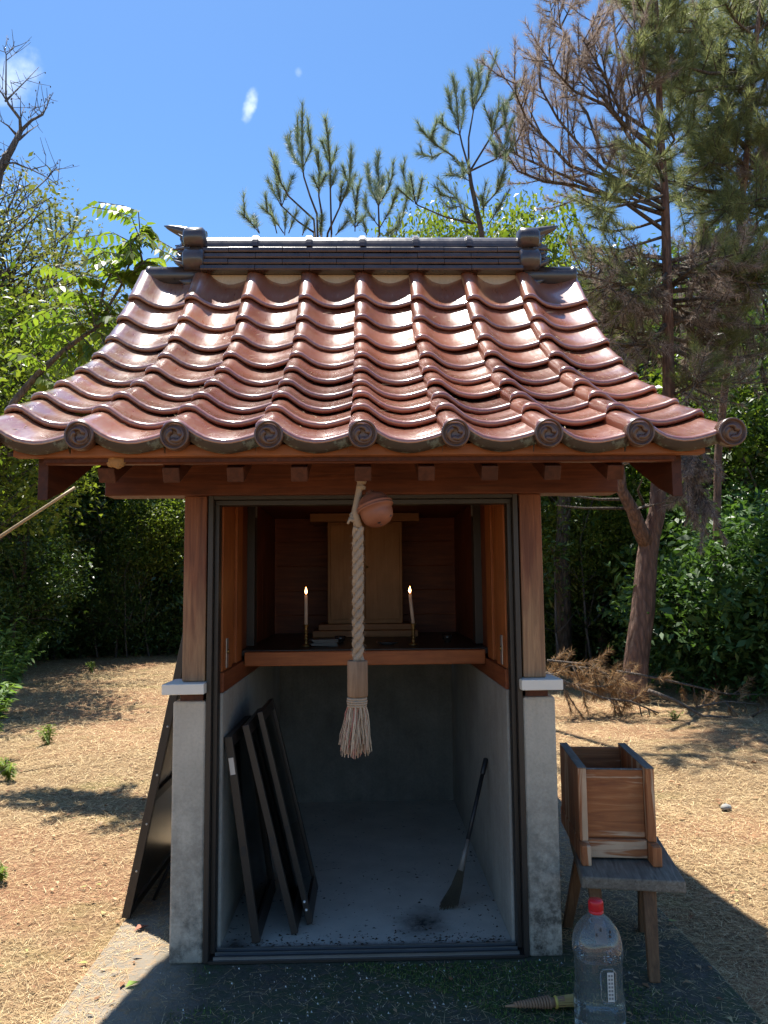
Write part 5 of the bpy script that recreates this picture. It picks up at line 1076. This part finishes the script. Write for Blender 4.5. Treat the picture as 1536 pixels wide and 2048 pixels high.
# undergrowth at the wood's edge
for px, D, s in [(30, 15, 1.0), (120, 15.8, .8), (200, 16, .8), (275, 16, .75), (350, 16.2, .8), (420, 16.4, 1.0), (1110, 13.4, .9), (1190, 13.2, .9), (1260, 12.6, .8), (1340, 13, 1.0)]:
    plant_tree(P_bu[1], 'shrub', 'low dark shrub at the foot of the wood', 'shrub', spot(px, D), s, None, 'dark undergrowth shrubs')
for px, D, s, lab in [(1395, 9.6, .82, 'glossy green bush growing next to the forked pine trunk'), (1500, 9.2, 1.12, 'tall glossy green bush growing to the side of the fallen branches'), (1590, 8.6, 1.0, 'glossy green bush at the outer edge of the fallen branches'), (1455, 10.6, 1.3, 'tallest glossy green bush behind the other glossy bushes')]:
    plant_tree(P_bu[0], 'bush', lab, 'bush', spot(px, D), s)
V_, F_ = [], []                                   # the wood goes on round the clearing: tall thicket behind
def mass(nm, cl, per, fx, size, mat, lab):
    c = np.array([fx() for _ in range(cl)]); P = np.repeat(c, per, axis=0) + rng.normal(size=(cl * per, 3)) * np.array([.5, .5, .4]); P[:, 2] = np.maximum(P[:, 2], .02); V, F = leaves(P, size); tag(npmesh(nm, V, F, M[mat]), lab, 'wood', kind='stuff')
mass('wood_backdrop', 2300, 55, lambda: random.choice(((random.uniform(-17, 17), random.uniform(19.5, 24), random.uniform(.1, 5.6)),) * 3 + ((random.uniform(-15, -10), random.uniform(1, 20), random.uniform(.1, 5)), (random.uniform(9.5, 14), random.uniform(2, 20), random.uniform(.1, 5)))), .15, 'leaf_dk', 'dark depth of the wood behind the nearer trees')
# dark straight trunks inside the wood
tm = MB().tube([(0, 0, -.05), (.05, 0, 2), (.02, .05, 4.2), (.1, 0, 6.5)], [.11, .095, .08, .05], 9).mesh('trunk', M['bark'], True)
for px, D, s in [(1122, 11.8, 1.15), (1160, 13.6, .8), (1200, 12.4, .7), (1230, 14, 1.0), (1405, 11.6, .6), (1425, 12.2, .8), (1500, 12.8, .7), (230, 17.2, .6), (300, 17, .5), (330, 17.6, .7), (150, 17.4, .6)]:
    o = bpy.data.objects.new('tree_trunk', tm); COL.objects.link(o); o.location = spot(px, D); o.scale = (s, s, 1); o.rotation_euler = (random.gauss(0, .02), random.gauss(0, .03), random.uniform(0, 6))
    tag(o, 'straight dark trunk standing at the edge of the wood', 'tree', 'dark trunks in the wood')

# ---- tree with pinnate leaves, left
YS = 3.2; base = np.array([atY(-90, 1000, YS)[0] - .3, YS, -.03])
st_ = z2([(-260, 2600), (-120, 2000), (60, 1580), (100, 1480), (250, 1300), (430, 1130), (600, 1000), (700, 940)])
su = thing('pinnate_tree', 'small tree with long pinnate leaves leaning in from the side of the roof', 'tree', tuple(base)); tb = MB(); sp_ = to3(st_, YS, YS)
tb.tube([tuple(base)] + [tuple(p) for p in sp_], [.05, .045, .04, .033, .03, .026, .022, .018, .014], 8)
LV, LF, cnt, PR = [], [], 0, []
lshape = np.array([[0, 0, 0], [.3, .5, .04], [.68, .36, -.02], [1, 0, -.12], [.68, -.36, -.02], [.3, -.5, .04]])
def rachis(pl, n, l0):
    global cnt
    p3 = [Vector(p) for p in to3(z2(pl), YS + random.uniform(-.2, .2), YS + random.uniform(-.45, .45))]
    tb.tube([tuple(p) for p in p3], [.006] + [.004] * (len(p3) - 1), 5)
    for k in range(n):
        u = .12 + .88 * k / (n - 1); q = u * (len(p3) - 1); i = min(int(q), len(p3) - 2); p = p3[i].lerp(p3[i + 1], q - i); ax = (p3[i + 1] - p3[i]).normalized(); sd = ax.cross(Vector((0, 0, 1))).normalized()
        for s_ in ((-1, 1) if k < n - 1 else (0,)):
            d = (sd * s_ * .75 + ax * (.45 if s_ else 1) + Vector((0, 0, -.55 + random.gauss(0, .15)))).normalized(); nr = Vector((random.gauss(0, .25), random.gauss(0, .25), 1)); nr = (nr - d * nr.dot(d)).normalized(); sv = nr.cross(d)
            l = l0 * (1 - .35 * abs(u - .5)) * random.uniform(.85, 1.15); B3 = np.array([d * l, sv * l * .40, nr * l])
            LV.append(lshape @ B3 + np.array(p)); LF.append(np.arange(6) + cnt); cnt += 6
for pl in ([(1030, 300), (960, 120), (850, 80), (660, 50)], [(1000, 330), (830, 240), (640, 270), (480, 290)], [(1010, 300), (1100, 320), (1220, 390), (1300, 430)], [(990, 420), (900, 400), (760, 380), (640, 440)], [(1010, 640), (1000, 520), (890, 510)], [(1010, 600), (1060, 470), (1170, 480)], [(900, 620), (830, 500), (760, 390)], [(700, 940), (560, 560), (400, 480), (280, 500)], [(700, 940), (900, 690), (1010, 720)], [(640, 980), (500, 760), (300, 830), (130, 930)], [(650, 980), (560, 900), (330, 900), (200, 960)], [(690, 960), (760, 1020), (780, 1130)], [(600, 1000), (620, 1100), (540, 1200)], [(700, 930), (640, 700), (520, 660), (400, 700)], [(720, 900), (850, 830), (960, 860)], [(1010, 280), (1070, 180), (1130, 250)], [(1000, 260), (960, 340), (980, 420)], [(900, 300), (920, 350), (880, 440)], [(560, 560), (620, 560), (720, 590)], [(700, 920), (760, 760), (700, 640)], [(700, 940), (820, 930), (850, 1020)], [(520, 1060), (450, 980), (330, 1010)], [(480, 1090), (500, 1160), (430, 1240)], [(330, 1220), (230, 1130), (90, 1120)], [(300, 1250), (330, 1350), (450, 1400)], [(1000, 500), (1080, 430), (1180, 420)], [(800, 500), (900, 560), (990, 580)]): PR.append(pl)
for pl in PR:
    for k in range(2):
        ox, oy = (0, 0) if k == 0 else (random.uniform(-75, 75), random.uniform(-55, 75)); s_ = 1 if k == 0 else random.uniform(.7, 1)
        rachis([(pl[0][0] + (x_ - pl[0][0]) * s_ + ox * min(1, i), pl[0][1] + (y_ - pl[0][1]) * s_ + oy * min(1, i)) for i, (x_, y_) in enumerate(pl)], random.randint(10, 13), .105)
for pl in ([(700, 940), (890, 620), (1010, 300)], [(700, 940), (760, 640), (830, 500)], [(1060, 620), (1040, 450), (1010, 290)], [(700, 940), (640, 800), (560, 560)]): tb.tube([tuple(p) for p in to3(z2(pl), YS, YS)], [.013, .010, .006], 6)
part(tb.build('trunk', M['twig'], None, True), su); part(npmesh('crown', np.concatenate(LV), np.array(LF), leafmat('pinnate_leaf', (.08, .14, .028), (.23, .29, .055), .55, .42, .3)), su)
# bamboo pole leaning out of the undergrowth
p3 = [atY(-60, 1102, 3.4), atY(0, 1062, 3.5), atY(60, 1026, 3.6), atY(112, 1000, 3.7), atY(150, 975, 3.8)]
ext = np.array(p3[0]) + (np.array(p3[0]) - np.array(p3[1])) * 12; bp = MB(); a0, a1 = Vector(ext), Vector(p3[-1]); 
pp = []; rr = []
for k in range(25):
    u = k / 24; pp.append(a0.lerp(a1, u)); rr.append(.017 - .004 * u)
bp.tube(pp, rr, 10)
for k in range(1, 24, 2): bp.lathe([(.012, -.006), (rr[k] + .0015, -.002), (rr[k] + .0015, .002), (.012, .006)], 10, Matrix.Translation(pp[k]) @ (a1 - a0).to_track_quat('Z', 'Y').to_matrix().to_4x4())
tag(bp.build('bamboo_pole', wood('dry_bamboo', (.36, .25, .13), (.52, .39, .22), 'x', .5), None, True), 'dry tan bamboo pole slanting up out of the undergrowth', 'pole')

# ---- weeds and ferns, left edge
def weed(n, h, l, spread, mat, seed):
    r2 = random.Random(seed); V_, F_, c_ = [], [], 0
    for k in range(n):
        a = r2.uniform(0, 6.28); H = h * r2.uniform(.6, 1.1); lean = r2.uniform(.15, 1) * spread; prev = None
        for i in range(1, 15):
            u = i / 14; p = np.array([math.cos(a) * lean * u ** 1.3, math.sin(a) * lean * u ** 1.3, H * math.sin(u * 1.35)])
            for s_ in (-1, 1):
                d = Vector((math.cos(a + s_ * 1.15), math.sin(a + s_ * 1.15), r2.gauss(-.1, .25))).normalized(); nr = Vector((r2.gauss(0, .2), r2.gauss(0, .2), 1)); nr = (nr - d * nr.dot(d)).normalized(); sv = nr.cross(d); ll = l * (1.15 - .75 * abs(u - .4)) * r2.uniform(.8, 1.2)
                V_.append(lshape @ np.array([d * ll, sv * ll * .34, nr * ll]) + p); F_.append(np.arange(6) + c_); c_ += 6
            if prev is not None:
                w_ = np.array([-math.sin(a), math.cos(a), 0]) * .003; V_.append(np.array([prev - w_, prev, prev + w_, p + w_, p, p - w_])); F_.append(np.arange(6) + c_); c_ += 6
            prev = p
    o = npmesh('w', np.concatenate(V_), np.array(F_), mat); me = o.data; bpy.data.objects.remove(o); return me
wm_ = [weed(14, .9, .15, .55, leafmat('fern_leaf', (.09, .17, .04), (.19, .29, .08), .45, .45), 1), weed(7, .16, .05, .12, leafmat('weed_leaf', (.14, .21, .04), (.27, .34, .08), .5, .5), 2)]
for px, py, k, s, lab, cat in [(-45, 1530, 0, .7, 'large fern clump at the edge of the clearing, lowest on the slope side', 'fern'), (-5, 1440, 0, .75, 'large fern clump under the bamboo pole', 'fern'), (-25, 1385, 0, 1.1, 'tallest fern clump before the dark undergrowth', 'fern'), (30, 1370, 0, .8, 'smaller fern clump before the dark undergrowth', 'fern'), (98, 1492, 1, 1.0, 'small leafy weed alone in the dry needles', 'weed'), (20, 1560, 1, .9, 'small bright weed below the fern clump', 'weed'), (185, 1345, 1, 1.0, 'small yellow-green weed out in the sunlit litter', 'weed'), (5, 1760, 1, .5, 'tiny weed sprouting from the sunlit litter', 'weed'), (1350, 1445, 1, .7, 'small yellow-green weed at the foot of the fallen branches', 'weed')]:
    p = atZ(px, py, -.03); o = bpy.data.objects.new('fern' if cat == 'fern' else 'weed', wm_[k]); COL.objects.link(o); o.location = tuple(p); o.scale = (s, s, s); o.rotation_euler = (0, 0, random.uniform(0, 6.28)); tag(o, lab, cat)

# ---- fallen pine branches, right
FB = [([(40, 1570), (250, 1670), (430, 1740), (610, 1760), (800, 1840)], .02), ([(150, 1660), (430, 1660), (520, 1640)], .012), ([(330, 1490), (480, 1620), (600, 1740)], .014), ([(520, 1560), (660, 1580), (1000, 1650), (1250, 1710), (1536, 1715)], .018), ([(730, 1690), (900, 1750), (1100, 1860), (1290, 1890)], .024), ([(50, 1485), (330, 1510), (560, 1660)], .013), ([(1430, 1870), (1480, 1830), (1560, 1790)], .014), ([(20, 1600), (200, 1520), (380, 1540)], .012), ([(1050, 1800), (1250, 1760), (1480, 1780)], .012)]
labs = ['long bare fallen branch reaching past the pine trunk foot', 'short fallen twig lying flat behind the concrete pillar', 'fallen branch propped against the pine trunk foot', 'long thin fallen branch stretching in front of the glossy bushes', 'thick reddish fallen branch on the needles beside the trunk', 'arching fallen branch topmost of the brush heap', 'fallen stick at the outer edge of the litter', 'fallen branch with brown needles lowest in the brush heap', 'fallen brown twig between the bushes and the thick branch']
for k, (pl, r) in enumerate(FB):
    mid_ = z8(pl)[len(pl) // 2]; Yg = 4.9 + .12 * (k % 4) if k not in (4, 6) else 4.7
    p3 = to3(z8(pl), Yg, Yg + random.uniform(-.2, .3)); p3 = [np.array([p[0], p[1], max(p[2], .01)]) for p in p3]
    fb = Tree('fallen_branch', labs[k], 'branch', tuple(p3[len(p3) // 2])); fb.limb(p3, r, r * .35, 7)
    if k not in (4, 6): fb.sub(p3, 13 if k in (5, 7, 0, 1, 2) else 8, .30, 'd', .0, .0, 330, .09, .0032, .5, 1.0)
    fb.done('bark', 'twig', 'pine_g', 'pine_b')
